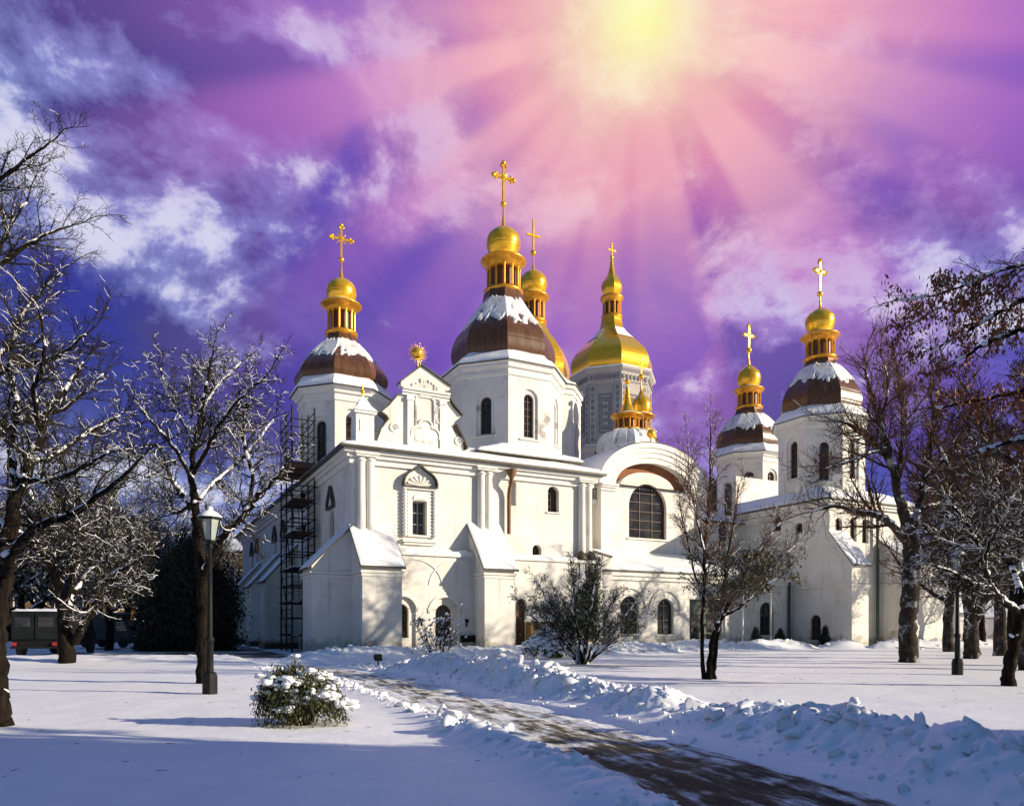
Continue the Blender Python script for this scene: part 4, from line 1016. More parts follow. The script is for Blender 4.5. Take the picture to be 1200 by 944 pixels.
# ---- domed towers ------------------------------------------------------------------
def sp(prof, per=6):
    P = np.array(prof, float); return [tuple(q) for q in spline(P, per)]
def dome_tower(u, v, ctr_px, S, wins=(), nf=8, rot=PI/8, gold=False, seed=1, ruined=False):
    """S: outline (half width, row) in survey pixels, carried to metres at the depth of the tower's axis"""
    D = W0.y+sA*u+cA*v; k = D/F
    R = lambda r: r*k; Z = lambda y: CZ+(HY-y)*k
    c = (u, v); t = None
    if 'drum' in S:
        r, yb, yt, re = S['drum']; r_ = R(r); zt = Z(yt); zb = Z(yb)
        mb = MB(); mb.lathe([(r_, zb), (r_, zt-.02)], nf, c, rot); t = mb.build('dome_tower', M['stained_plaster' if ruined else 'plaster'], CA)
        fs = []
        cutm = MB()
        for fi, w, y0, y1 in wins:
            ang = rot+PI/nf+fi*2*PI/nf; ap = r_*math.cos(PI/nf); f = frame(u+ap*math.cos(ang), v+ap*math.sin(ang), ang)
            dn = D+ (ap)*math.sin(ang+ANG); z0 = CZ+(HY-y0)*dn/F; z1 = CZ+(HY-y1)*dn/F
            fs.append((f, R(w), z0, z1)); cutm.ext(arch(R(w)+.5, z0-.15, z1+.3, 12, None, 0), f, -.14, .3)
        if fs:
            cut(t, cutm); cutm = MB()
            for f, w, z0, z1 in fs: cutm.ext(arch(w, z0, z1, 12, None, 0), f, -.7, .3)
            cut(t, cutm)
            for f, w, z0, z1 in fs:
                window('window', t, (lambda g: lambda a, z, d: g(a, z, d-.14))(f), 0, z0, z1, w, .22, True, 1, 5)
                sill(t, f, 0, z0-.15, w+.8, .12, .1)
        mb = MB(); re_ = R(re)
        mb.lathe([(r_+.02, zt-.95), (r_+.10, zt-.93), (r_+.12, zt-.72), (r_+.04, zt-.7), (r_+.04, zt-.45), (r_+.22, zt-.42), (r_+.26, zt-.26), ((r_+re_)/2, zt-.2), (re_-.12, zt-.06), (re_-.1, zt-.012)], nf, c, rot); mb.build('cornice', M['trim'], t)
        sk = [(re_, zt-.06), (re_, zt)]+[(R(a), Z(b)) for a, b in S['skirt']]
        mb = MB(); mb.lathe(sk, nf, c, rot); sk_o = mb.build('dome_skirt', M['roofmetal'], t)
        # snow on the skirt
        V = []; Fq = []; K = 14
        for i in range(nf):
            for jj in range(K):
                a = (jj)/(K-1); n0 = len(V)
                for q, (fr_, th) in enumerate(((0, 0.0), (.04, .10), (.3, .15), (.65, .15), (1.0, .10))):
                    pr = sk[1:]; L_ = fr_*(len(pr)-1); ii = min(int(L_), len(pr)-2); w_ = L_-ii
                    r0 = pr[ii][0]*(1-w_)+pr[ii+1][0]*w_-.01; z0 = pr[ii][1]*(1-w_)+pr[ii+1][1]*w_
                    a0, a1 = rot+2*PI*i/nf, rot+2*PI*(i+1)/nf
                    x = (1-a)*math.cos(a0)+a*math.cos(a1); y = (1-a)*math.sin(a0)+a*math.sin(a1)
                    th = th*(.5+.9*float(vnoise(np.array((i*K+jj)*.33), np.array(fr_*3.0), seed)))
                    V.append((u+r0*x, v+r0*y, z0+th+.006))
                if jj:
                    for q in range(4): Fq.append((n0-5+q, n0+q, n0+q+1, n0-5+q+1))
        mb = MB(); mb.add(V, Fq, True); mb.build('snow_cover', M['roofsnow'], t)
    P = t if t is not None else CA
    if 'bulb' in S:
        pr = [(R(a), Z(b)) for a, b in sp(S['bulb'], 5)]
        mb = MB(); mb.lathe(pr, nf, c, rot, facet=True, cap=True); db = mb.build('dome', M['gold' if gold else 'copper'], P)
        sn = S.get('snow')
        if sn:                                          # snow caps the shoulder of the bulb with a ragged lower edge
            lo, hi, TH = sn; V = []; Fq = []; K = 30; prs = np.array([(R(a), Z(b)) for a, b in sp(S['bulb'], 14)])
            dz = np.gradient(prs, axis=0); nl = np.hypot(dz[:, 0], dz[:, 1])+1e-9; nrm = np.stack([dz[:, 1]/nl, -dz[:, 0]/nl], 1)
            zlo, zhi = Z(lo), Z(hi); span = zhi-zlo; N_ = len(prs)
            zz = prs[:, 1][:, None]; aa = (np.arange(K)/(K-1))[None]
            for i in range(nf):
                base = len(V); a0, a1 = rot+2*PI*i/nf, rot+2*PI*(i+1)/nf
                jit = float(vnoise(np.array(i*3.7), np.array(1.3), seed+2))*.35-.15
                s_ = i+aa+0*zz; zb_ = zz+0*aa
                e = fbm(s_*2.6, zb_*.5, seed)-.5; e2_ = fbm(s_*9.0, zb_*2.2, seed+5)-.5
                lo_ = zlo+span*(jit*.7+.75*e+.55*e2_)-span*.10*np.sin(PI*aa); hi_ = zhi+span*(.28*e2_+.15*e)
                msk = np.minimum((zb_-lo_)/.30, (hi_-zb_)/.35); msk = np.minimum(msk, (fbm(s_*4.0, zb_*.9, seed+11)-.30)*7+np.clip((zb_-lo_)/span*1.2, 0, 1)*.6)
                th = TH*np.sqrt(np.clip(msk, 0, 1))-.05*(msk <= 0)
                r0 = prs[:, 0][:, None]+nrm[:, 0][:, None]*th; z0 = zb_+nrm[:, 1][:, None]*th+.25*np.maximum(th, 0)
                x = (1-aa)*math.cos(a0)+aa*math.cos(a1)+0*zz; y = (1-aa)*math.sin(a0)+aa*math.sin(a1)+0*zz
                V += list(zip((u+r0*x).ravel(), (v+r0*y).ravel(), z0.ravel()))
                mk = np.maximum(np.maximum(msk[:-1, :-1], msk[1:, :-1]), np.maximum(msk[:-1, 1:], msk[1:, 1:]))
                for q, jj in np.argwhere(mk > 0).tolist():
                    Fq.append((base+q*K+jj, base+q*K+jj+1, base+(q+1)*K+jj+1, base+(q+1)*K+jj))
            mb = MB(); mb.add(V, Fq, True); mb.build('snow_cover', M['thinsnow'], P)
    if 'lantern' in S:
        r, yb, yt, rc = S['lantern']; r_, zb, zt, rc_ = R(r), Z(yb), Z(yt), R(rc); h = zt-zb
        mb = MB(); mb.lathe([(r_*.80, zb-.1), (r_*.80, zt)], 16, c); mb.build('lantern_core', M['gold_shade'], P)
        mb = MB(); mb.lathe([(r_*1.02, zb-.18), (r_*1.22, zb-.02), (r_*1.22, zb+h*.06), (r_*1.05, zb+h*.10), (r_*.7, zb+h*.10)], 24, c)
        for i in range(12):
            t0 = 2*PI*i/12+.1; p = (u+r_*.97*math.cos(t0), v+r_*.97*math.sin(t0))
            mb.lathe([(r_*.10, zb+h*.08), (r_*.075, zb+h*.16), (r_*.075, zb+h*.70), (r_*.12, zb+h*.80)], 8, p)
        mb.lathe([(r_*.82, zt-h*.24), (r_*1.04, zt-h*.22), (r_*1.06, zt-h*.12), (r_*1.2, zt-h*.08), (rc_*.97, zt), (rc_, zt+.06), (rc_*.98, zt+.12), (r_*.8, zt+.32)], 24, c)
        mb.build('lantern', M['gold_dull'], P)
        mb = MB(); mb.lathe([(rc_*.95, zt+.125), (rc_*.9, zt+.19), (r_*.7, zt+.40)], 20, c, cap=False); mb.build('snow_cover', M['roofsnow'], P)
    if 'ball' in S:
        pr = [(R(a), Z(b)) for a, b in sp(S['ball'], 5)]
        mb = MB(); mb.lathe(pr, 40, c, rot); mb.build('cupola', M['gold'], P)
        y0, y1, yc = S['spike']; z0, z1, zc_ = Z(y0), Z(y1), Z(yc); rb = R(S['ball'][-1][0])
        mb = MB(); mb.lathe([(rb, z0), (rb*.6, z0+(z1-z0)*.25), (rb*.38, z0+(z1-z0)*.6), (rb*.3, z1)], 10, c)
        b2 = max(R(3.3), .2); mb.ball((u, v, z1+b2*.8), b2, 14, 10); mb.build('spire', M['gold'], P)
        if 'cross' in S:
            hw, yb_, fancy = S['cross']; hw = R(hw); zb_ = Z(yb_); H = zc_-z1; w = max(.05, H*.026); zb0 = z1+b2*1.4
            mb = MB(); mb.box(u-w, u+w, v-w*.8, v+w*.8, zb0, zc_); mb.box(u-hw, u+hw, v-w*.75, v+w*.75, zb_-w, zb_+w)
            if fancy:
                for (x, z) in ((u-hw, zb_), (u+hw, zb_), (u, zc_)):
                    mb.ball((x, v, z), w*2.1, 8, 6)
                for s in (-1, 1):
                    for q in (-1, 1):
                        mb.ball((u+s*(hw-w*2.4), v, zb_+q*w*2), w*1.4, 8, 6); mb.ball((u+s*w*2, v, zc_-w*2.6), w*1.4, 8, 6)
                        t0 = math.atan2(q, s); L_ = hw*.62
                        mb.tube([(u, v, zb_), (u+L_*math.cos(t0), v, zb_+L_*math.sin(t0))], [w*.8, w*.25], 6)
                mb.lathe([(1e-4, zb_-w*2.6), (w*2.6, zb_), (1e-4, zb_+w*2.6)], 10, c, cap=False)
            mb.build('cross', M['gold'], P)
    return t

# facets are counted from the one facing local direction 22.5+22.5 degrees
def facet(deg): return int(round((deg-45)/45)) % 8
uT, vT = uv_of(400, 53.2)
dome_tower(uT, vT, 400, dict(drum=(49, 590, 468, 60), skirt=[(56, 462), (51, 456)], bulb=[(50, 457), (54, 450), (53.5, 443), (49, 435), (40, 424), (29, 412.5), (21, 403), (17, 394)], snow=(427, 404, .07),
    lantern=(15.5, 393, 360, 24), ball=[(8, 359), (14, 353.5), (17.2, 345), (16, 337), (11.5, 331), (3, 326)], spike=(327, 307, 264), cross=(13, 280, True)),
    [(facet(-90), 12, 540, 484), (facet(-135), 13, 545, 492), (facet(180), 12, 545, 490)], seed=3)
uM, vM = uv_of(590, 53.3)
mt = dome_tower(uM, vM, 590, dict(drum=(69, 560, 447, 76), skirt=[(68, 441), (60, 433)], bulb=[(58, 433), (61, 424), (60.5, 412), (55, 398), (44, 384), (33, 369), (25.5, 357), (23, 346)], snow=(391, 358, .08),
    lantern=(19, 345, 309, 27), ball=[(10, 306), (16, 299), (19.8, 288), (18.5, 278), (12, 271), (3.2, 266)], spike=(268, 242, 191), cross=(13, 208, True)),
    [(facet(-90), 12.5, 512, 461), (facet(-135), 12.5, 508, 464), (facet(-45), 11, 520, 472)], seed=6, ruined=True)
uK, vK = uv_of(625, 70)
dome_tower(uK, vK, 625, dict(drum=(56, 560, 463, 61), skirt=[(52, 459), (42, 450)], bulb=[(40, 450), (43, 441), (42.5, 431), (39, 419), (31, 405), (21, 392), (14, 380)],
    lantern=(13, 379, 350, 19), ball=[(9, 348), (14.5, 341), (16.5, 333), (14, 325), (8, 319.5), (2.4, 316)], spike=(318, 299, 257), cross=(9, 276, False)),
    [(facet(-90), 10, 540, 500), (facet(-45), 10, 540, 500)], gold=True, seed=9)
uQ, vQ = uv_of(961, 64.2)
dome_tower(uQ, vQ, 961, dict(drum=(49, 606, 499, 57), skirt=[(52, 494), (46, 487)], bulb=[(44, 488), (46, 479), (45, 469), (39, 456), (29, 442), (20.5, 431), (17, 424)], snow=(453, 431, .07),
    lantern=(15.5, 422, 396, 22), ball=[(8, 393), (14, 387), (16.5, 378.5), (15, 371), (9, 365), (2.4, 361)], spike=(363, 347, 305), cross=(9.5, 318, True)),
    [(facet(-90), 10, 560, 515), (facet(-135), 10, 562, 517), (facet(180), 10, 560, 517), (facet(-45), 10, 560, 517)], seed=12)
uZ, vZ = uv_of(877.5, 79)
MB().box(uZ-7, uZ+7, vZ-5.2, vZ+7, 8, CZ+(HY-575)*79/F).build('tower_block', M['plaster'], CA)
dome_tower(uZ, vZ, 877.5, dict(drum=(38, 600, 538, 46), skirt=[(43, 534), (39, 529)], bulb=[(37, 530), (39.3, 523), (38, 514), (32, 503), (23.5, 493), (17, 486), (14.5, 480)], snow=(507, 488, .07),
    lantern=(13, 479, 458, 17.5), ball=[(7, 456), (12, 451), (13.6, 443.5), (12, 437), (7.5, 432), (2.2, 428)], spike=(430, 413, 380), cross=(8.5, 393, True)),
    [(facet(-90), 11, 584, 552), (facet(-135), 11, 584, 552), (facet(-45), 10, 584, 552)], seed=15)
u3, v3 = uv_of(735, 66)
dome_tower(u3, v3, 735, dict(bulb=[(37, 548), (36, 530), (31, 517), (22, 509), (14, 506)], snow=(538, 507, .2), lantern=(14, 505, 489, 20), ball=[(13, 488), (9, 482), (5.5, 474), (3.6, 464), (2.6, 455)], spike=(456, 450, 440)), seed=18)
u4, v4 = uv_of(751.5, 74)
dome_tower(u4, v4, 751.5, dict(bulb=[(24, 540), (23, 522), (17, 511), (11, 506)], lantern=(10, 505, 489, 16), ball=[(7, 488), (10.5, 482), (11.5, 475), (9, 468), (4, 463), (1.8, 458)], spike=(460, 444, 422), cross=(4.5, 430, False)), seed=20)
# gilded ornament on the crown of the arch
a, z = uz(763, 508, vB+.3); mb = MB(); mb.tube([(a, vB+.3, z-1.0), (a, vB+.3, z+.2)], .07, 8); mb.ball((a, vB+.3, z), .36, 14, 10)
for k in range(16):
    t0 = 2*PI*k/16; mb.tube([(a+.3*math.cos(t0), vB+.3, z+.3*math.sin(t0)), (a+.62*math.cos(t0), vB+.3, z+.62*math.sin(t0))], [.045, .012], 5)
mb.build('sunburst', M['gold'], CA)

# ---- the bell tower far behind ------------------------------------------------------
BX = at(717, HY, 150); BT = empty('bell_tower', (BX.x, BX.y, 0), ANG, 'tall grey ornamented bell tower with pear-shaped golden dome, behind the cathedral', 'bell tower')
def bell():
    k = 150/F; R = lambda r: r*k; Z = lambda y: CZ+(HY-y)*k; rot = PI/8
    mb = MB(); mb.lathe([(R(58), -.5), (R(58), Z(560)), (R(55), Z(558)), (R(55), Z(533))], 8, (0, 0), rot); mb.build('lower_stage', M['belltower'], BT)
    mb = MB(); mb.lathe([(R(46), Z(534)), (R(46), Z(449))], 8, (0, 0), rot); wl = mb.build('belfry', M['belltower'], BT)
    mb = MB(); mb.lathe([(R(55), Z(540)), (R(58), Z(536)), (R(58), Z(533)), (R(47), Z(529))], 8, (0, 0), rot); mb.build('stage_cornice', M['belltower'], BT); mb = MB(); mb.lathe([(R(46), Z(462)), (R(48), Z(460)), (R(48), Z(451)), (R(52), Z(448)), (R(52.5), Z(446)), (R(46), Z(444))], 8, (0, 0), rot); mb.build('cornice', M['belltower'], BT)
    mb = MB(); mb.lathe([(R(53), Z(445.9)), (R(52), Z(444.2)), (R(44), Z(442))], 8, (0, 0), rot); mb.build('snow_cover', M['roofsnow'], BT)
    ap = R(46)*math.cos(PI/8)
    for i in range(8):
        an = PI/4*i; f = frame(ap*math.cos(an), ap*math.sin(an), an)
        mb = MB()
        for s in (-1, 1): mb.ext(rect(1.3, Z(529), Z(463), s*2.45), f, -.02, .28)
        mb.build('pilaster', M['belltower'], BT)
        mb = MB(); o = rect(2.6, Z(518), Z(474)); mb.ring(o, grow_poly(o, -.3), f, -.02, .14); o = rect(1.6, Z(514), Z(478)); mb.ring(o, grow_poly(o, -.2), f, -.02, .1)
        for s in (-1, 1):
            for z in np.linspace(Z(524), Z(468), 9): mb.ext([(s*2.45+.38*math.cos(t), z+.5*math.sin(t)) for t in np.linspace(0, 2*PI, 9)[:-1]], f, .24, .34)
        for z in np.linspace(Z(511), Z(481), 5): mb.ext([(.5*math.cos(t), z+.42*math.sin(t)) for t in np.linspace(0, 2*PI, 9)[:-1]], f, -.02, .09)
        for x in np.linspace(-2.7, 2.7, 7): mb.ext([(x+.3*math.cos(t), Z(456)+.5*math.sin(t)) for t in np.linspace(0, 2*PI, 9)[:-1]], f, -.1, .55)
        mb.build('panel_ornament', M['ornament'], BT)
    bp = [(43, 447), (47.5, 440), (48.5, 431), (45.5, 421), (36.5, 410), (24.5, 399), (16.5, 390), (13, 381), (12, 373)]
    pr = [(R(a), Z(b)) for a, b in sp(bp, 6)]
    mb = MB(); mb.lathe(pr, 8, (0, 0), rot, facet=True); dm = mb.build('dome', M['gold'], BT)
    mb = MB(); q = [(a*1.006+.15, b) for a, b in pr if Z(404) < b < Z(388)]; mb.lathe(q, 8, (0, 0), rot, facet=True, cap=False)
    keep = [i for i, f in enumerate(mb.f) if (i//(len(q)-1)) in (2, 3, 5, 6)]; mb.f = [mb.f[i] for i in keep]; mb.sm = [True]*len(keep); mb.build('snow_cover', M['roofsnow'], dm)
    mb = MB(); mb.lathe([(R(8), Z(373)), (R(8), Z(350))], 12, (0, 0)); mb.build('lantern_core', M['gold_shade'], BT)
    mb = MB(); mb.lathe([(R(12.5), Z(373.5)), (R(12.5), Z(371)), (R(9), Z(370))], 16, (0, 0))
    for i in range(10):
        t = 2*PI*i/10; mb.lathe([(R(1.4), Z(371)), (R(1.1), Z(354))], 8, (R(9.5)*math.cos(t), R(9.5)*math.sin(t)))
    mb.lathe([(R(10), Z(356)), (R(13.5), Z(351)), (R(13.5), Z(349)), (R(8), Z(347))], 16, (0, 0)); mb.build('lantern', M['gold_dull'], BT)
    mb = MB(); mb.lathe([(R(a), Z(b)) for a, b in sp([(9, 348), (12, 341), (12, 334), (8, 327), (4.5, 321), (2.5, 312), (1.6, 304)], 4)], 8, (0, 0), rot, facet=True); mb.ball((0, 0, Z(302)), R(2.2)); mb.build('cupola', M['gold'], BT)
    mb = MB(); w = R(.8); mb.box(-w, w, -w, w, Z(301), Z(285)); mb.box(-R(5.5), R(5.5), -w*.9, w*.9, Z(294), Z(294)+2*w); mb.build('cross', M['gold'], BT)
bell()
# ------------------------------------------------------------------ bare trees
class Grow:
    def __init__(s, seed): s.r = random.Random(seed); s.seg = [[], [], [], [], []]; s.tips = []; s.limbs = []; s.bid = 0
    def limb(s, pts, rad, child=True, lv=0, start=.25):
        """pts: list of Vector; rad: list of radii; smoothed and kept as a swept tube"""
        P = np.array([list(p)+[q] for p, q in zip(pts, rad)], float); P = spline(P, 5)
        w = np.array([[s.r.gauss(0, 1)*.35*min(q[3], .06) for _ in range(3)]+[0] for q in P]); w[0] = 0; P = P+w
        P[:, 3] = np.maximum(P[:, 3], .008); s.limbs.append((P, start if child else 2))
    def grow(s, spec):
        s.spec = spec
        for P, start in s.limbs:
            if start > 1: continue
            s.kids(P, 0, start)
            p = P[-1]; d = P[-1, :3]-P[-3, :3]; n = np.linalg.norm(d)+1e-9
            s.shoot(tuple(p[:3]), tuple(d/n), spec[0]['len']*.8, p[3]*.9, 1)
    def kids(s, P, lv, start):
        sp_ = s.spec[lv]; r = s.r
        d = np.diff(P[:, :3], axis=0); L_ = np.linalg.norm(d, axis=1); tot = L_.sum(); acc = np.concatenate([[0], np.cumsum(L_)])
        t = start*tot+r.random()*sp_['gap']
        while t < tot:
            i = min(int(np.searchsorted(acc, t))-1, len(d)-1); i = max(i, 0); f = (t-acc[i])/max(L_[i], 1e-6)
            p = P[i]*(1-f)+P[i+1]*f; dd = d[i]/max(L_[i], 1e-6)
            ln = sp_['len']*(.45+.75*(1-t/tot))*r.uniform(.55, 1.25)
            s.shoot(tuple(p[:3]), s.turn(tuple(dd), math.radians(r.uniform(*sp_['ang'])), sp_.get('up', .2)), ln, min(p[3]*sp_.get('rf', .55), ln*.03), lv+1)
            t += sp_['gap']*r.uniform(.5, 1.5)
    def turn(s, d, a, up):
        r = s.r; x, y, z = r.gauss(0, 1), r.gauss(0, 1), r.gauss(0, 1); k = x*d[0]+y*d[1]+z*d[2]; x -= k*d[0]; y -= k*d[1]; z -= k*d[2]
        n = math.sqrt(x*x+y*y+z*z) or 1; c, q = math.cos(a), math.sin(a)/n
        v = (d[0]*c+x*q, d[1]*c+y*q, d[2]*c+z*q+up); n = math.sqrt(v[0]**2+v[1]**2+v[2]**2) or 1; return (v[0]/n, v[1]/n, v[2]/n)
    def shoot(s, p, d, ln, rad, lv):
        sp_ = s.spec[lv-1]; r = s.r; n = max(2, min(7, int(ln/sp_.get('step', .25))+1)); rad = max(rad, s.rmin); w = sp_.get('wig', .22); uc = sp_.get('curl', .05)
        pts = [p+(rad,)]; s.bid += 1
        for i in range(n):
            d = (d[0]+r.gauss(0, w), d[1]+r.gauss(0, w), d[2]+r.gauss(0, w)+uc); q = math.sqrt(d[0]**2+d[1]**2+d[2]**2); d = (d[0]/q, d[1]/q, d[2]/q)
            o = pts[-1]; st = ln/n; r1 = max(rad*(1-.65*(i+1)/n), s.rmin*.8)
            pts.append((o[0]+d[0]*st, o[1]+d[1]*st, o[2]+d[2]*st, r1)); s.seg[lv].append((o, pts[-1], s.bid))
        if lv < len(s.spec): s.kids(np.array(pts), lv, .12)
        else: s.tips.append(pts[-1])

def sweep(P, n=9, rough=.0):
    c = P[:, :3]; d = np.gradient(c, axis=0); d /= np.linalg.norm(d, axis=1, keepdims=True)+1e-9
    ref = np.array([0.31, .95, .02]); V = []
    for i in range(len(P)):
        a = ref-d[i]*ref.dot(d[i]); a /= np.linalg.norm(a)+1e-9; ref = a; b = np.cross(d[i], a)
        for j in range(n):
            k = 1+rough*(float(_hash(np.array(i//1), np.array(j), 5))-.5)*2
            V.append(c[i]+(a*math.cos(2*PI*j/n)+b*math.sin(2*PI*j/n))*P[i, 3]*k)
    m = len(P); F_ = [(i*n+j, i*n+(j+1) % n, (i+1)*n+(j+1) % n, (i+1)*n+j) for i in range(m-1) for j in range(n)]
    return np.array(V), np.array(F_)

def build_tree(name, label, base, g, spec, rmin=.006, bark='bark', twig='twig', snow=(.5, .3), group=None, cat='tree', sides=3, snow_scale=1.0, crown_name='crown'):
    g.rmin = rmin; g.grow(spec)
    root = empty(name, base, 0, label, cat, group); off = np.array(base, float)
    V, F_ = cat_np([sweep(P, 10 if P[0, 3] > .1 else 7, .10) for P, _ in g.limbs])
    link('trunk', mesh_np('trunk', V-off, F_, True), M[bark], root)
    S = [q for l in g.seg for q in l]
    if S:
        A0 = np.array([q[0] for q in S]); A1 = np.array([q[1] for q in S])
        V, F_ = frustums(A0[:, :3], A1[:, :3], A0[:, 3], A1[:, 3], sides)
        link(crown_name, mesh_np(crown_name, V-off, F_, True), M[twig], root)
    # snow lying along the upper side of limbs and twigs
    r = np.random.default_rng(len(S)); parts = []
    B0, B1, RR = [], [], []
    for P, _ in g.limbs:
        for i in range(len(P)-1):
            for k in range(2):
                a, b = P[i]*(1-k/2)+P[i+1]*k/2, P[i]*(1-(k+1)/2)+P[i+1]*(k+1)/2
                d = b[:3]-a[:3]; L_ = np.linalg.norm(d); h = math.hypot(d[0], d[1])/max(L_, 1e-6)
                if h > (.34 if a[3] < .06 else .55) and r.random() < snow[0]*(.35+h):
                    rr = a[3]; m_ = (a[:3]+b[:3])/2; rs = (rr*.78+.016)*r.uniform(.75, 1.2)*snow_scale; e = d*r.uniform(1.0, 1.5)
                    m_ = m_+np.array([r.normal(0, .15)*rr, r.normal(0, .15)*rr, rr*.58]); B0.append(m_-e); B1.append(m_+e); RR.append(min(rs, .13))
    if S and snow[1] > 0:                               # thin continuous lines of snow along whole twigs
        d = A1[:, :3]-A0[:, :3]; L_ = np.linalg.norm(d, axis=1); h = np.hypot(d[:, 0], d[:, 1])/np.maximum(L_, 1e-6)
        bid = np.array([q[2] for q in S]); on = r.random(bid.max()+1) < min(1, snow[1]*1.35)
        ii = np.where(on[bid] & (h > .42))[0]
        up = np.array([[0, 0, 1.0]]); w0 = A0[ii, 3]; w1 = A1[ii, 3]; th = .0022*snow_scale
        parts.append(frustums(A0[ii, :3]+up*(w0*.55+th)[:, None], A1[ii, :3]+up*(w1*.55+th)[:, None], w0*.72+th, w1*.72+th, 4))
    if RR and snow[0] > 0:
        V, F_ = spindles(np.array(B0), np.array(B1), np.array(RR), 5, .85)
        parts = [(q[0], np.concatenate([q[1][:, [0, 1, 2]], q[1][:, [0, 2, 3]]])) for q in parts]+[(V, F_)]; V, F_ = cat_np(parts)
        link('snow_cover', mesh_np('snow_cover', V-off, F_, True), M['snow'], root)
    return root

def limbs_px(g, Y0, lst, start=.25, scale=1.0):
    """limbs surveyed as (column, row, offset in depth, radius)"""
    for L_ in lst:
        st = start
        if isinstance(L_, tuple): L_, st = L_
        pts = [at(q[0], q[1], Y0+q[2]) for q in L_]
        g.limb(pts, [q[3]*scale for q in L_], st <= 1, 0, st)
def base_of(px, Y): 
    p = at(px, HY, Y); return (p.x, p.y, hz(p.x, p.y)-.05)

# gnarled fruit tree behind the near lamp
g = Grow(11)
limbs_px(g, 20.7, [
    ([(239,806,0,.21),(238,770,0,.18),(239,730,.05,.17),(238,690,.1,.165),(234,650,.1,.155),(230,610,.1,.13),(227,575,0,.11)], 2),
    [(240,672,.05,.12),(250,648,-.2,.11),(265,622,-.5,.10),(284,605,-.8,.085),(300,584,-1.0,.065),(318,566,-1.3,.045),(332,548,-1.5,.03)],
    [(284,605,-.8,.07),(296,570,-.6,.055),(290,535,-.5,.045),(284,505,-.3,.035),(290,470,-.2,.024)],
    [(233,628,.1,.10),(222,590,.5,.08),(203,566,.9,.065),(180,548,1.2,.05),(152,538,1.5,.038),(128,522,1.7,.026)],
    [(227,580,0,.10),(224,550,-.2,.085),(229,515,-.4,.07),(236,480,-.4,.055),(243,445,-.5,.04),(250,410,-.5,.025)],
    [(225,556,-.2,.07),(244,523,-.9,.055),(262,490,-1.4,.045),(286,462,-1.8,.035),(312,440,-2.1,.024)],
    [(229,520,-.4,.06),(212,490,.4,.045),(196,462,.9,.035),(188,430,1.2,.024)],
    [(228,590,0,.07),(250,566,.7,.055),(272,548,1.3,.042),(298,520,1.7,.03),(320,492,2.0,.02)],
    [(222,592,.5,.06),(210,600,1.2,.05),(195,596,1.7,.04),(172,580,2.2,.028)],
    [(235,485,-.4,.04),(255,452,.6,.03),(282,425,1.2,.02)],
    [(226,560,-.2,.06),(200,520,-1.2,.045),(178,495,-1.7,.033),(158,470,-2.0,.022)]])
build_tree('fruit_tree', 'gnarled snow-laden bare tree standing just behind the white-lantern lamp post', base_of(239, 20.7), g,
    [dict(len=1.35, gap=0.1505, ang=(35, 75), up=.18, step=.16, wig=.28), dict(len=.55, gap=0.08857, ang=(35, 80), up=.12, step=.11, wig=.32), dict(len=.24, gap=0.08414, ang=(30, 80), up=.1, step=.10, wig=.3)], .0065, snow=(0.95, 0.17))

# forked old tree on the left lawn
g = Grow(23)
limbs_px(g, 31, [
    ([(80,781,0,.34),(78,755,0,.28),(76,735,0,.26),(74,712,0,.24)], 2),
    [(74,715,0,.20),(70,690,-.4,.18),(61,665,-.9,.15),(48,645,-1.4,.12),(31,630,-2.0,.09),(12,616,-2.6,.06)],
    [(76,725,0,.19),(82,700,.6,.16),(86,670,1.0,.13),(89,635,1.3,.10),(93,600,1.6,.07),(90,560,1.6,.04)],
    [(87,752,0,.18),(97,734,-.3,.16),(110,712,-.8,.14),(120,692,-1.2,.12),(129,676,-1.5,.09),(148,664,-1.9,.06),(172,650,-2.3,.035)],
    [(120,692,-1.2,.09),(126,660,-1.4,.07),(124,628,-1.5,.05),(130,595,-1.6,.03)],
    [(82,705,.5,.12),(96,682,1.1,.10),(112,662,1.6,.08),(134,640,2.2,.06),(160,622,2.6,.035)],
    [(66,680,-.6,.10),(60,640,-.2,.08),(64,600,0,.06),(70,560,.2,.035)],
    [(48,645,-1.4,.07),(44,610,-1.2,.055),(36,575,-1.0,.03)],
    [(89,640,1.3,.07),(110,610,1.8,.055),(132,580,2.2,.035)]])
build_tree('fruit_tree', 'low wide many-forked bare tree on the left lawn, in front of the parked truck', base_of(79, 31), g,
    [dict(len=2.1, gap=0.1822, ang=(35, 75), up=.15, step=.25, wig=.25), dict(len=.85, gap=0.1138, ang=(35, 80), up=.1, step=.17, wig=.3), dict(len=.36, gap=0.1063, ang=(30, 80), up=.1, step=.15, wig=.3)], .009, snow=(0.95, 0.16), snow_scale=1.2)

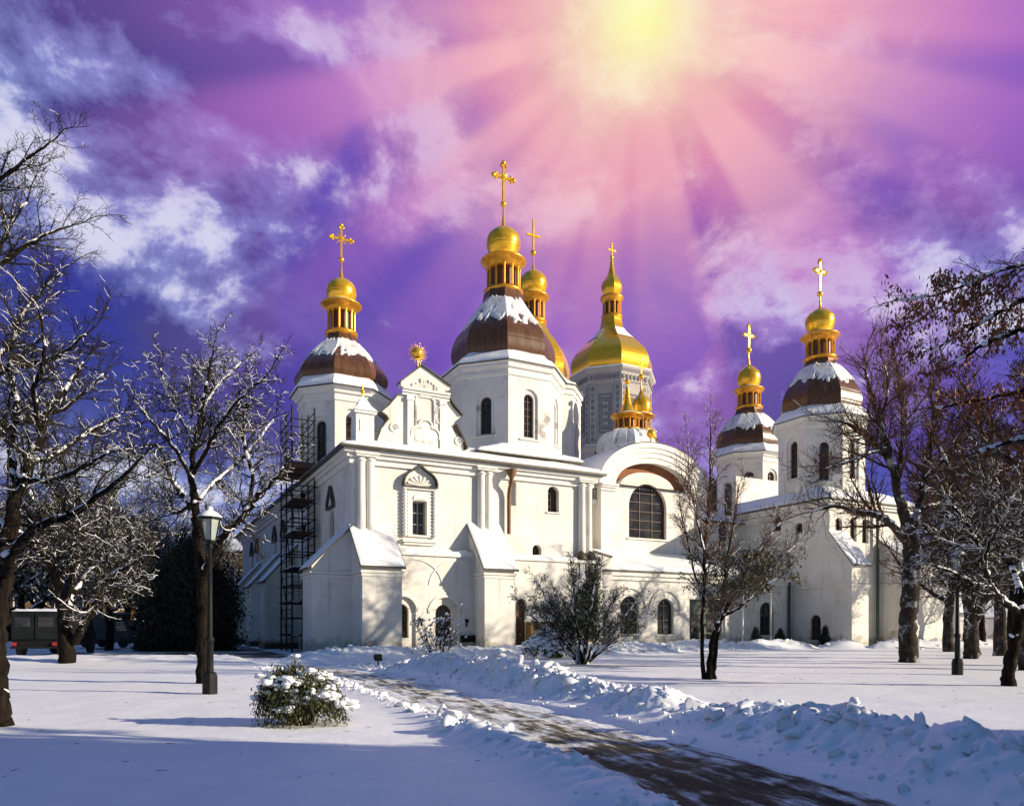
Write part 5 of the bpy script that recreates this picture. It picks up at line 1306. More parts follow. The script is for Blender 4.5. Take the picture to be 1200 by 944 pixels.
# big tree at the left edge of the view
g = Grow(31)
limbs_px(g, 11.8, [
    ([(0,862,0,.20),(-3,835,0,.175),(-4,800,0,.165),(-5,765,0,.16),(-3,725,.1,.15),(2,690,.1,.14),(6,655,.1,.13)], 2),
    [(6,655,.1,.12),(12,615,.2,.11),(20,580,.4,.095),(34,545,.6,.08),(48,510,.8,.065),(58,480,1.0,.05),(82,450,1.2,.035),(98,425,1.3,.022)],
    [(3,680,.1,.09),(16,648,-.3,.08),(48,616,-.7,.062),(92,596,-1.0,.048),(134,566,-1.3,.033),(168,534,-1.5,.02)],
    [(20,580,.4,.07),(14,530,.9,.06),(20,480,1.3,.05),(12,430,1.6,.035),(20,385,1.8,.022)],
    [(34,545,.6,.05),(70,530,1.2,.042),(104,505,1.6,.033),(140,488,1.9,.02)],
    [(48,510,.8,.045),(40,465,.3,.036),(52,415,0,.028),(48,370,-.1,.018)],
    [(10,625,.2,.07),(-25,580,.6,.06),(-50,520,1.0,.05),(-60,450,1.3,.035)],
    [(28,560,.5,.05),(62,562,-.1,.042),(100,545,-.5,.03),(126,530,-.7,.02)]])
build_tree('fruit_tree', 'thick bare tree at the left edge with a snow-covered limb stretching right', base_of(0, 11.8), g,
    [dict(len=1.0, gap=0.1071, ang=(30, 70), up=.2, step=.13, wig=.25), dict(len=.42, gap=0.07301, ang=(35, 80), up=.12, step=.08, wig=.3), dict(len=.18, gap=0.07301, ang=(30, 80), up=.1, step=.08, wig=.3)], .004, snow=(0.95, 0.1), snow_scale=.8)

# tall tree just outside, its branches reach in at the upper left
g = Grow(37)
limbs_px(g, 14.5, [
    ([(-120,850,0,.3),(-118,760,0,.26),(-112,650,0,.23),(-100,540,0,.19),(-92,430,0,.15),(-84,330,0,.11)], 2),
    [(-100,540,0,.12),(-55,478,-.4,.095),(-14,440,-.7,.075),(30,428,-1.0,.055),(66,418,-1.2,.035),(100,392,-1.3,.02)],
    [(-92,430,0,.10),(-50,370,.4,.08),(-10,320,.6,.06),(28,290,.8,.042),(62,272,.9,.026),(92,262,1.0,.016)],
    [(-86,350,0,.08),(-50,280,-.4,.06),(-14,225,-.6,.045),(20,195,-.8,.03),(52,172,-.9,.018)],
    [(-110,620,0,.12),(-60,555,.8,.1),(-16,520,1.2,.08),(28,492,1.6,.06),(74,478,1.9,.042),(120,440,2.1,.025)],
    [(-14,440,-.7,.05),(14,396,-.2,.04),(40,350,.1,.03),(70,322,.2,.018)],
    [(-10,320,.6,.04),(10,270,1.0,.03),(34,232,1.2,.018)]])
build_tree('tall_tree', 'tall bare tree mostly outside the left edge, thin twigs against the blue sky', base_of(-120, 14.5), g,
    [dict(len=1.25, gap=0.1294, ang=(25, 65), up=.22, step=.16, wig=.2), dict(len=.55, gap=0.0924, ang=(30, 70), up=.15, step=.11, wig=.26), dict(len=.22, gap=0.0924, ang=(30, 70), up=.1, step=.11, wig=.25)], .005, snow=(0.8, 0.06), snow_scale=.8)

# tall old tree by the right tower
g = Grow(41)
limbs_px(g, 33, [
    ([(1066,782,0,.48),(1065,770,0,.42),(1064,735,0,.385),(1066,700,0,.38),(1068,665,0,.36),(1066,635,0,.33),(1062,610,0,.28)], 2),
    [(1062,612,0,.24),(1054,585,-.3,.20),(1048,555,-.5,.17),(1040,525,-.8,.14),(1031,495,-1.0,.11),(1022,465,-1.2,.08),(1014,435,-1.4,.05)],
    [(1066,640,0,.20),(1048,618,-1.0,.16),(1028,604,-1.8,.13),(1004,600,-2.4,.09),(980,592,-3.0,.06),(950,600,-3.4,.035)],
    [(1066,628,0,.22),(1076,596,.5,.18),(1083,562,.9,.15),(1090,526,1.2,.12),(1094,490,1.5,.085),(1090,450,1.7,.05)],
    [(1048,555,-.5,.12),(1034,530,.6,.10),(1015,508,1.3,.08),(992,496,1.8,.055),(965,488,2.2,.03)],
    [(1050,565,-.4,.12),(1056,530,.8,.10),(1058,490,1.4,.08),(1054,450,1.8,.055),(1048,415,2.0,.03)],
    [(1083,562,.9,.11),(1104,540,0,.09),(1126,512,-.7,.07),(1140,480,-1.2,.045)],
    [(1040,525,-.8,.08),(1020,530,-1.8,.065),(996,540,-2.5,.05),(968,548,-3.0,.03)],
    [(1076,596,.5,.10),(1100,590,1.6,.08),(1128,576,2.4,.06),(1152,556,3.0,.035)],
    [(1031,495,-1.0,.07),(1040,460,-1.8,.055),(1036,425,-2.2,.03)]])
build_tree('linden_tree', 'tallest bare reddish-twigged tree before the right tower, pale snow-plastered trunk', base_of(1066, 33), g,
    [dict(len=2.6, gap=0.2453, ang=(25, 60), up=.28, step=.28, wig=.17), dict(len=1.1, gap=0.1784, ang=(25, 60), up=.22, step=.2, wig=.2), dict(len=.45, gap=0.1784, ang=(25, 60), up=.2, step=.2, wig=.2)], .0085, bark='bark_grey', twig='twig_red', snow=(.55, .02))

# forked tree further back on the right
g = Grow(43)
limbs_px(g, 36, [
    ([(1140,778,0,.42),(1139,760,0,.36),(1138,740,0,.34),(1138,725,0,.32)], 2),
    [(1137,728,0,.24),(1133,700,-.3,.2),(1130,665,-.5,.17),(1126,625,-.8,.13),(1120,585,-1.1,.09),(1116,545,-1.3,.05)],
    [(1138,726,0,.2),(1141,695,.5,.17),(1143,655,.9,.14),(1147,615,1.2,.1),(1150,570,1.5,.06)],
    [(1140,730,0,.22),(1152,708,-.5,.19),(1164,690,-.9,.16),(1176,668,-1.3,.12),(1190,640,-1.6,.08),(1200,605,-1.8,.05)],
    [(1130,665,-.5,.1),(1110,640,-1.2,.08),(1092,618,-1.8,.05)],
    [(1143,655,.9,.09),(1164,625,1.6,.07),(1184,595,2.2,.04)]])
build_tree('linden_tree', 'bare forked tree behind the right lamp post, its right limb bent up', base_of(1140, 36), g,
    [dict(len=2.3, gap=0.1742, ang=(30, 65), up=.2, step=.3, wig=.2), dict(len=.95, gap=0.1307, ang=(30, 70), up=.15, step=.2, wig=.25), dict(len=.42, gap=0.1234, ang=(30, 70), up=.1, step=.2, wig=.25)], .0095, bark='bark_grey', snow=(0.8, 0.14), snow_scale=1.2)

# leaning fruit tree at the right edge
g = Grow(47)
limbs_px(g, 19.8, [
    ([(1182,808,0,.19),(1182,792,0,.165),(1186,765,0,.155),(1192,742,0,.15),(1197,722,0,.145),(1194,705,0,.13)], 2),
    [(1196,718,0,.10),(1178,706,-.3,.09),(1164,690,-.6,.08),(1154,666,-.9,.07),(1146,640,-1.1,.055),(1132,612,-1.3,.04),(1112,588,-1.5,.025)],
    [(1194,708,0,.11),(1190,680,.4,.09),(1180,650,.8,.075),(1172,615,1.1,.06),(1160,580,1.4,.045),(1152,548,1.6,.025)],
    [(1195,710,0,.11),(1212,680,0,.09),(1222,640,.2,.07),(1218,600,.4,.05),(1226,560,.5,.03)],
    [(1164,690,-.6,.06),(1142,684,-1.2,.05),(1120,672,-1.6,.04),(1098,664,-1.9,.025)],
    [(1190,680,.4,.07),(1202,645,1.2,.055),(1198,605,1.7,.04),(1206,568,2.0,.025)],
    [(1180,650,.8,.05),(1158,632,1.8,.04),(1136,618,2.4,.03),(1110,600,2.8,.02)],
    [(1154,666,-.9,.045),(1160,636,-1.7,.035),(1176,606,-2.2,.025),(1188,580,-2.4,.018)],
    [(1146,640,-1.1,.04),(1120,638,-.6,.03),(1096,628,-.3,.02)]])
build_tree('fruit_tree', 'leaning dark-trunked bare tree at the right edge with a low spreading snowy crown', base_of(1183, 19.8), g,
    [dict(len=1.2, gap=0.1085, ang=(35, 75), up=.12, step=.15, wig=.25), dict(len=.52, gap=0.07514, ang=(35, 80), up=.1, step=.11, wig=.3), dict(len=.23, gap=0.07514, ang=(30, 80), up=.08, step=.1, wig=.3)], .0065, snow=(0.85, 0.15))

# slender young trees in the middle of the lawn
g = Grow(53)
limbs_px(g, 22.4, [
    [(825,797,0,.075),(823,765,0,.06),(823,730,.1,.055),(825,690,.1,.05),(826,640,.1,.045),(830,590,.1,.035),(832,540,.1,.025),(833,500,.1,.014)],
    [(831,800,-.1,.10),(832,770,-.1,.085),(836,745,-.1,.075),(846,722,-.3,.06),(858,700,-.5,.05),(874,668,-.8,.04),(896,636,-1.1,.028),(916,610,-1.4,.016)],
    [(836,798,.1,.085),(838,768,.1,.07),(842,735,.3,.055),(848,700,.6,.045),(852,655,.9,.035),(860,610,1.1,.022),(866,570,1.3,.014)],
    [(824,700,.1,.035),(812,665,.6,.028),(804,625,.9,.022),(796,590,1.1,.012)],
    [(826,650,.1,.03),(815,600,-.5,.024),(808,560,-.8,.016),(806,525,-1.0,.01)],
    [(846,722,-.3,.04),(866,712,-.8,.03),(888,692,-1.2,.022),(912,676,-1.5,.012)],
    [(858,700,-.5,.03),(880,690,.4,.024),(906,664,.9,.018),(930,640,1.2,.01)]], start=.3)
young = build_tree('young_tree', 'slender multi-stemmed young tree in the snow, thin twigs before the arched nave', base_of(831, 22.4), g,
    [dict(len=1.1, gap=0.1122, ang=(25, 60), up=.3, step=.18, wig=.14), dict(len=.5, gap=0.0924, ang=(25, 60), up=.2, step=.15, wig=.18), dict(len=.22, gap=0.099, ang=(25, 60), up=.15, step=.15, wig=.2)], .0058, twig='twig_red', snow=(.4, .12))

def leaf_mesh(name, pts, size, mat, parent, off, seed, hang=.6, n_per=1, spread=0.0, lenf=2.0):
    r = np.random.default_rng(seed); P = np.repeat(np.asarray(pts, float)[:, :3], n_per, 0); m = len(P)
    P = P+r.normal(0, 1, (m, 3))*spread
    d = r.normal(0, 1, (m, 3)); d[:, 2] -= hang*2.2; d /= np.linalg.norm(d, axis=1, keepdims=True)
    a, b = _axes(d); t = r.uniform(0, 2*PI, m)[:, None]; w = a*np.cos(t)+b*np.sin(t); s = (size*r.uniform(.6, 1.35, m))[:, None]
    nrm = np.cross(d, w)
    V = np.stack([P, P+d*s*lenf*.5+w*s*.42+nrm*s*.15, P+d*s*lenf, P+d*s*lenf*.5-w*s*.42+nrm*s*.15], 1).reshape(-1, 3)
    return link(name, mesh_np(name, V-np.array(off), np.arange(4*m).reshape(-1, 4)), M[mat], parent)
sel = [p for p in g.tips if 2.0 < p[2] < 3.9]
leaf_mesh('foliage', sel, .05, 'leaf_olive', young, base_of(831, 22.4), 3, .3, 3, .05)

# tree with withered leaves reaching in from the right
g = Grow(59)
limbs_px(g, 8, [
    ([(1330,850,0,.28),(1328,760,0,.24),(1322,650,0,.21),(1316,540,0,.18),(1310,440,0,.14),(1302,350,0,.09),(1296,280,0,.05),(1288,215,0,.014)], 2),
    [(1304,380,0,.08),(1264,330,-0.171,.06),(1226,312,-0.285,.045),(1196,311,-0.342,.036),(1165,319,-0.456,.028),(1136,332,-0.513,.021),(1098,345,-0.57,.015),(1056,352,-0.627,.009)],
    [(1308,420,0,.08),(1262,376,0.171,.065),(1222,345,0.285,.05),(1186,358,0.342,.04),(1152,377,0.399,.03),(1118,398,0.456,.022),(1084,412,0.513,.014)],
    [(1196,311,-0.342,.02),(1170,332,-0.114,.017),(1140,350,0.057,.013),(1100,362,0.171,.01),(1060,385,0.285,.007)],
    [(1312,470,0,.08),(1262,418,-0.228,.06),(1216,388,-0.399,.045),(1180,392,-0.513,.035),(1140,412,-0.57,.026),(1108,432,-0.627,.016)],
    [(1315,520,0,.09),(1270,476,0.285,.075),(1226,455,0.456,.06),(1180,462,0.627,.045),(1140,470,0.741,.032),(1098,478,0.855,.018)],
    [(1318,590,0,.08),(1275,540,-0.285,.065),(1230,515,-0.456,.05),(1190,516,-0.57,.036),(1150,528,-0.684,.022)]], scale=.57)
over = build_tree('tall_tree', 'tree reaching in from the upper right with withered brown leaves on long boughs', base_of(1330, 8), g,
    [dict(len=0.4275, gap=0.06629, ang=(25, 60), up=-.05, step=0.0741, wig=.2, curl=-.03), dict(len=0.1824, gap=0.051, ang=(30, 70), up=-.05, step=0.057, wig=.25, curl=-.03), dict(len=0.0798, gap=0.051, ang=(30, 70), up=-.05, step=0.0456, wig=.25)], 0.0024, twig='twig_red', snow=(.25, .02))
rr = random.Random(5)
tips = [p for p in g.tips if p[2] > 3.5 and vnoise(np.array(p[0]*1.9), np.array(p[2]*2.4), 3) > .36]
leaf_mesh('foliage', tips, .029, 'leaf_brown', over, base_of(1330, 8), 7, 1.1, 4, .033)

# twiggy background trees: a few kinds, each tree a copy with its own label
def bg_tree(seed, H, mats, snow, label, loc, group, name='bare_tree', spread=.5, spec=None):
    g = Grow(seed); r = random.Random(seed)
    g.limb([Vector((0,0,-.2)), Vector((.05*H*.1,0,.12*H)), Vector((r.uniform(-.2,.2),r.uniform(-.2,.2),.3*H)), Vector((r.uniform(-.4,.4),r.uniform(-.4,.4),.5*H)), Vector((r.uniform(-.5,.5),r.uniform(-.5,.5),.8*H))], [.026*H,.02*H,.017*H,.012*H,.004*H], True, 0, .3)
    for k in range(9):
        z = H*(.22+.055*k); t = 2.4*k+r.random(); L_ = H*spread*(1-.06*k)*r.uniform(.7, 1.05)
        d = Vector((math.cos(t), math.sin(t), 0))
        g.limb([Vector((0,0,z)), d*L_*.3+Vector((0,0,z+L_*.22)), d*L_*.62+Vector((0,0,z+L_*.55)), d*L_*.85+Vector((0,0,z+L_*.95))], [.011*H,.008*H,.006*H,.003*H], True, 0, .15)
    spec = spec or [dict(len=.17*H, gap=.021*H, ang=(25, 60), up=.25, step=.03*H, wig=.2), dict(len=.075*H, gap=.015*H, ang=(25, 65), up=.15, step=.02*H, wig=.25), dict(len=.034*H, gap=.017*H, ang=(25, 65), up=.1, step=.02*H, wig=.25)]
    t = build_tree(name, label, (0, 0, 0), g, spec, .0011*H, mats[0], mats[1], snow, group)
    t.location = loc; return t
GB = 'bare trees along the street behind the left lawn'
P1 = bg_tree(71, 11.0, ('bark', 'twig'), (.6, .14), 'bare tree behind the left lawn, nearest the parked truck', (*at(26, HY, 48).xy, 0), GB)
P2 = bg_tree(73, 12.0, ('bark', 'twig'), (.6, .16), 'broad bare tree rising behind the white van', (*at(128, HY, 52).xy, 0), GB)
def put(src, px, D, s, rz, label, group):
    c = copy_tree(src); p = at(px, HY, D); c.location = (p.x, p.y, 0); c.scale = (s, s, s); c.rotation_euler.z = rz; c['label'] = label; c['group'] = group; return c
put(P2, 70, 62, 1.15, 1.1, 'tall bare tree standing between the truck and the van, far back', GB)
put(P1, 186, 57, 1.05, 2.2, 'bare tree behind the left edge of the dark evergreen', GB)
put(P1, -20, 56, 1.2, 3.4, 'bare tree at the far left edge of the street', GB)
put(P2, 150, 72, 1.2, 4.0, 'hazy bare tree far behind the white van', GB)
put(P1, 228, 76, 1.1, 5.0, 'bare tree showing above the dark evergreen', GB)
put(P2, 100, 88, 1.3, 2.7, 'farthest bare tree over the ochre house', GB)
put(P1, 10, 80, 1.35, .6, 'bare tree before the left end of the ochre house', GB)
put(P2, 280, 84, .9, 1.9, 'bare tree in the gap beside the shaded cathedral flank', GB)
put(P1, 48, 68, 1.25, 4.4, 'bare tree right behind the roof of the parked truck', GB)
put(P2, 205, 64, 1.1, .9, 'bare tree just left of the top of the dark evergreen', GB)
put(P1, 118, 78, 1.35, 1.7, 'tall bare tree in the second row between truck and van', GB)
put(P2, -10, 70, 1.2, 5.3, 'bare tree at the left edge in the second row', GB)
put(P1, 165, 90, 1.4, 2.9, 'far bare tree over the van in the third row', GB)
put(P2, 60, 100, 1.5, 3.9, 'far bare tree in the third row before the ochre house', GB)
put(P1, 250, 96, 1.3, .2, 'far bare tree behind the dark evergreen', GB)
GR = 'bare trees at the right beyond the cathedral'
P3 = bg_tree(79, 13.5, ('bark_grey', 'twig_red'), (.3, .05), 'tall bare brownish tree close behind the leaning fruit tree', (*at(1205, HY, 27).xy, 0), GR, spread=.42)
P4 = bg_tree(83, 12.0, ('bark', 'twig'), (.6, .2), 'snow-dusted bare tree right of the low apse', (*at(1150, HY, 58).xy, 0), GR)
put(P3, 1112, 47, 1.05, 2.0, 'bare brownish tree in front of the white side house', GR)
put(P3, 1172, 40, 1.1, 4.1, 'bare brownish tree right of the forked tree', GR)
put(P4, 1235, 46, 1.15, 1.0, 'snow-dusted bare tree at the far right edge', GR)
put(P3, 1260, 30, 1.15, 3.0, 'bare tree just outside the right edge of the lawn', GR)
put(P4, 1185, 52, 1.1, 3.3, 'snow-dusted bare tree before the white pavilion', GR)
put(P3, 1140, 66, 1.2, 5.2, 'bare brownish tree over the snowy roof of the side house', GR)
put(P4, 1330, 60, 1.3, 2.2, 'bare tree behind the side house, outside the view', GR)

# shrub with dark leathery leaves in front of the gallery
g = Grow(61); r = random.Random(8); b0 = base_of(683, 31)
for k in range(13):
    t = 2*PI*k/13+r.uniform(-.2, .2); L_ = r.uniform(1.3, 2.4); h = r.uniform(2.6, 3.7)*(1-.12*(L_-1.3)); d = Vector((math.cos(t)*1.15, math.sin(t)*.8, 0)); o = Vector(b0)+d*.12
    g.limb([o, o+d*L_*.28+Vector((0,0,h*.3)), o+d*L_*.62+Vector((0,0,h*.62)), o+d*L_+Vector((0,0,h))], [.055,.045,.032,.014], True, 0, .25)
for k in range(5):
    o = Vector(b0); d = Vector((r.uniform(-.6,.6), r.uniform(-.5,.5), 0)); g.limb([o, o+d*.4+Vector((0,0,1.5)), o+d+Vector((0,0,r.uniform(3.6,4.3)))], [.05,.035,.014], True, 0, .35)
sh = build_tree('leafy_shrub', 'large rounded multi-stemmed shrub with sparse dark leaves before the gallery windows', b0, g,
    [dict(len=.95, gap=0.1138, ang=(30, 65), up=.2, step=.15, wig=.2), dict(len=.4, gap=0.08349, ang=(30, 70), up=.15, step=.12, wig=.25), dict(len=.18, gap=0.09108, ang=(30, 70), up=.1, step=.12, wig=.25)], .008, snow=(.8, .12), cat='shrub')
tp = [p for p in g.tips if p[2] > 1.0 and float(vnoise(np.array(p[0]*1.3+p[1]), np.array(p[2]*1.3), 4)) > .40]
leaf_mesh('foliage', tp, .05, 'leaf', sh, b0, 9, .5, 2, .05)

# low bush bowed down by snow, beside the path
def snowy_bush(name, label, loc, rx, ry, h, n, leaf, seed, nsnow, mat='leaf', group=None, scale=1.0):
    r = np.random.default_rng(seed); root = empty(name, loc, 0, label, 'bush', group); S0, S1, A0_, A1_ = [], [], [], []; L_ = []
    for k in range(n):
        t = r.uniform(0, 2*PI); q = math.sqrt(r.uniform(.02, 1)); hh = h*(1-.38*q*q)*r.uniform(.78, 1.1)*(.72+.5*float(vnoise(np.array(t*.9+seed), np.array(q*1.5), seed))); q *= .82+.36*float(vnoise(np.array(t*1.3+7), np.array(2.), seed+1)); c, s_ = math.cos(t)*rx*q, math.sin(t)*ry*q
        p = np.array([c*.25, s_*.25, 0]); top = np.array([c*.8, s_*.8, hh]); end = np.array([c*1.08+r.normal(0, .05), s_*1.08+r.normal(0, .05), max(hh*.28*r.uniform(.3, 1.7), .05)])
        pts = [(1-u_)**2*p+2*u_*(1-u_)*(top*np.array([1, 1, 1.5]))+u_*u_*end for u_ in np.linspace(0, 1, 10)]
        for a, b in zip(pts[:-1], pts[1:]): A0_.append(a); A1_.append(b)
        for i in range(3, 10):
            for _ in range(4): L_.append(pts[i]+r.normal(0, .045, 3))
        if k < nsnow: S0.append(pts[r.integers(4, 9)]+np.array([0, 0, .02]))
    V, F_ = frustums(A0_, A1_, np.full(len(A0_), .006), np.full(len(A0_), .005), 3); link('stems', mesh_np('stems', V, F_), M['twig'], root)
    L_ = np.array(L_); L_ = L_[L_[:, 2] > .03]; leaf_mesh('foliage', L_, leaf, mat, root, (0, 0, 0), seed, .9, 1, .01, 2.2)
    parts = []
    for p in S0[:nsnow]:
        big = r.random() < .3
        for q in range(14 if big else 5):
            o = p+r.normal(0, 1, 3)*np.array([.075, .06, .03])*(1.15 if big else .6)*scale
            k = min(r.lognormal(-3.45, .4), .06)*scale; ph = r.uniform(0, 40, 2); d = 1+.9*(fbm(IV[:, 0]*2+ph[0], IV[:, 1]*2+IV[:, 2]*1.6+ph[1], 3)-.5)
            parts.append((IV*d[:, None]*np.array([k*r.uniform(1, 1.9), k*r.uniform(1, 1.7), k*r.uniform(.6, .95)])+o, IF))
    V, F_ = cat_np(parts); link('snow_cover', mesh_np('snow_cover', V, F_, True), M['snow'], root); return root
bp = gnd(342, 851); snowy_bush('snowy_bush', 'dark green leafy bush bowed under snow beside the path', (bp.x, bp.y+.35, hz(bp.x, bp.y+.35)-.03), .76, .55, 1.14, 320, .028, 4, 66)
bp = at(650, HY, 37.5); snowy_bush('snowy_bush', 'low rounded bush heaped with snow at the foot of the leafy shrub', (bp.x, bp.y, 0), 1.5, 1.0, 1.7, 240, .05, 14, 110, scale=2.2)
# thin dry stalks near the corner
r = np.random.default_rng(3); bp = at(514, HY, 36.5); root = empty('dry_shrub', (bp.x, bp.y, hz(bp.x, bp.y)), 0, 'thin leafless shrub of dry stalks below the arched corner windows', 'shrub'); A0_, A1_, R0, R1 = [], [], [], []
for k in range(70):
    t = r.uniform(0, 2*PI); d = np.array([math.cos(t)*.45, math.sin(t)*.3, 1.0])*r.uniform(.8, 2.4); p = np.array([math.cos(t)*.3, math.sin(t)*.2, -.1]); q = p+d*.5+r.normal(0, .05, 3); e = p+d+r.normal(0, .15, 3)
    for a, b in ((p, q), (q, e)): A0_.append(a); A1_.append(b); R0.append(.014); R1.append(.008)
    for _ in range(4):
        a = q+(e-q)*r.random(); A0_.append(a); A1_.append(a+r.normal(0, .22, 3)+np.array([0, 0, .2])); R0.append(.008); R1.append(.005)
V, F_ = frustums(A0_, A1_, R0, R1, 3); link('stems', mesh_np('stems', V, F_), M['twig'], root)
sp_ = [a for a in A1_ if r.random() < .25]
V, F_ = spindles(np.array(sp_)-[.08, 0, .05], np.array(sp_)+[.08, 0, .05], np.full(len(sp_), .05)); link('snow_cover', mesh_np('snow_cover', V, F_, True), M['snow'], root)

# evergreens: many small sprays on drooping boughs
def evergreen(name, label, loc, prof, n, leaf, seed, mat='needle', group=None, cat='tree', snow=0):
    """prof: [(height fraction, radius)] in metres"""
    r = np.random.default_rng(seed); root = empty(name, loc, 0, label, cat, group); Z_ = [q[0] for q in prof]; R_q = [q[1] for q in prof]; H = Z_[-1]
    mb = MB(); mb.tube([(0, 0, -.2), (0, 0, H*.5), (0, 0, H*.9)], [H*.022, H*.015, H*.004], 8); mb.build('trunk', M['bark'], root)
    P = []; sn = []
    A0_, A1_ = [], []
    for k in range(n):
        z = r.uniform(Z_[0], H*.99); t = r.uniform(0, 2*PI); rad = np.interp(z, Z_, R_q)*(.72+.5*float(vnoise(np.array(t*1.9+5), np.array(z*.9), seed)))
        u_ = np.sqrt(r.uniform(.05, 1, 16)); x = rad*u_; dz = -.18*x+.1*np.sin(u_*5)
        w = r.normal(0, .09*rad+.04, (16, 3))
        P.append(np.stack([x*math.cos(t), x*math.sin(t), z+dz], 1)+w)
        A0_.append((0, 0, z)); A1_.append((rad*.9*math.cos(t), rad*.9*math.sin(t), z-.16*rad))
        if r.random() < snow: sn.append(P[-1][r.integers(0, 16)])
    V, F_ = frustums(A0_, A1_, np.full(n, .02), np.full(n, .006), 3); link('branches', mesh_np('branches', V, F_), M['bark'], root)
    leaf_mesh('foliage', np.concatenate(P), leaf, mat, root, (0, 0, 0), seed, .5, 2, leaf*.6, 2.6)
    if sn:
        sn = np.array(sn); V, F_ = spindles(sn-[leaf*2, 0, 0], sn+[leaf*2, 0, 0], r.uniform(.3, .9, len(sn))*leaf); link('snow_cover', mesh_np('snow_cover', V, F_, True), M['snow'], root)
    return root
p = at(222, HY, 47); evergreen('yew_tree', 'broad almost black evergreen beside the shaded cathedral flank', (p.x, p.y, 0), [(.2, 2.5), (1.2, 3.0), (3, 2.95), (4.8, 2.4), (6.3, 1.4), (7.1, .3)], 2300, .10, 6)
for px, D, h, lab in ((886, 57, 1.5, 'small dark cone-shaped conifer by the entrance canopy'), (914, 57.5, 1.4, 'small dark conifer between the canopy and the green downpipe'), (967, 56.5, 1.6, 'small dark conifer right of the lone low arched window')):
    p = at(px, HY, D-2); evergreen('small_conifer', lab, (p.x, p.y, .0), [(.05, .42), (.5, .45), (1, .28), (h, .03)], 150, .05, px, group='small conifers at the foot of the wall')
GS = 'unseen spruces right of the lawn, placed to shade the foreground'
s1 = evergreen('shade_spruce', 'unseen dark spruce right of the lawn, placed to shade the foreground', (17.0, 4.0, 0), [(.4, 2.6), (2, 3.1), (6, 2.2), (10, 1.1), (13, .1)], 900, .17, 21, group=GS)
def put2(src, x, y, s, rz):
    c = copy_tree(src); c.location = (x, y, 0); c.scale = (s, s, s); c.rotation_euler.z = rz; return c
for x, y, s, rz in SHADE_SPRUCES: put2(s1, x, y, s, rz)
# ------------------------------------------------------------------ street furniture, scaffold, vehicles, far houses
def lamp_post(loc, label, H=4.42):
    root = empty('street_lamp', loc, 0, label, 'street lamp')
    mb = MB(); mb.lathe([(.17, -.1), (.17, .42), (.15, .47), (.15, .50), (.11, .53)], 8, (0, 0), PI/8); mb.build('base', M['black'], root)
    mb = MB(); mb.lathe([(.085, .53), (.08, 1.25), (.10, 1.27), (.10, 1.33), (.062, 1.37), (.048, H-.95), (.07, H-.93), (.07, H-.88), (.045, H-.85), (.06, H-.78)], 14, (0, 0)); mb.build('post', M['black'], root)
    z0, z1 = H-.76, H-.22
    mb = MB(); mb.lathe([(.13, z0-.03), (.15, z0), (.15, z0+.03), (.11, z0+.03)], 6, (0, 0)); mb.lathe([(.235, z1-.02), (.30, z1), (.30, z1+.035), (.10, z1+.14), (.05, z1+.17), (.03, z1+.23)], 6, (0, 0))
    for i in range(6):
        t = PI/3*i; mb.tube([(.138*math.cos(t), .138*math.sin(t), z0), (.232*math.cos(t), .232*math.sin(t), z1)], .011, 5)
    la = mb.build('lantern', M['black'], root)
    mb = MB(); mb.lathe([(.128, z0+.03), (.222, z1-.02)], 6, (0, 0)); mb.build('glass', M['lampglass'], la)
    mb = MB(); mb.lathe([(.285, z1+.04), (.27, z1+.08), (.17, z1+.16), (.06, z1+.22), (.07, z1+.26), (.05, z1+.29), (.001, z1+.30)], 14, (0, 0), cap=False); mb.build('snow_cover', M['snow'], root)
    return root
p = gnd(246, 812); lamp_post((p.x, p.y, hz(p.x, p.y)), 'black lamp post with white glass lantern capped by snow, on the left lawn')
p = gnd(1122, 791); lamp_post((p.x, p.y, hz(p.x, p.y)), 'black lamp post at the right, its lantern lost among the bare branches', 4.1)

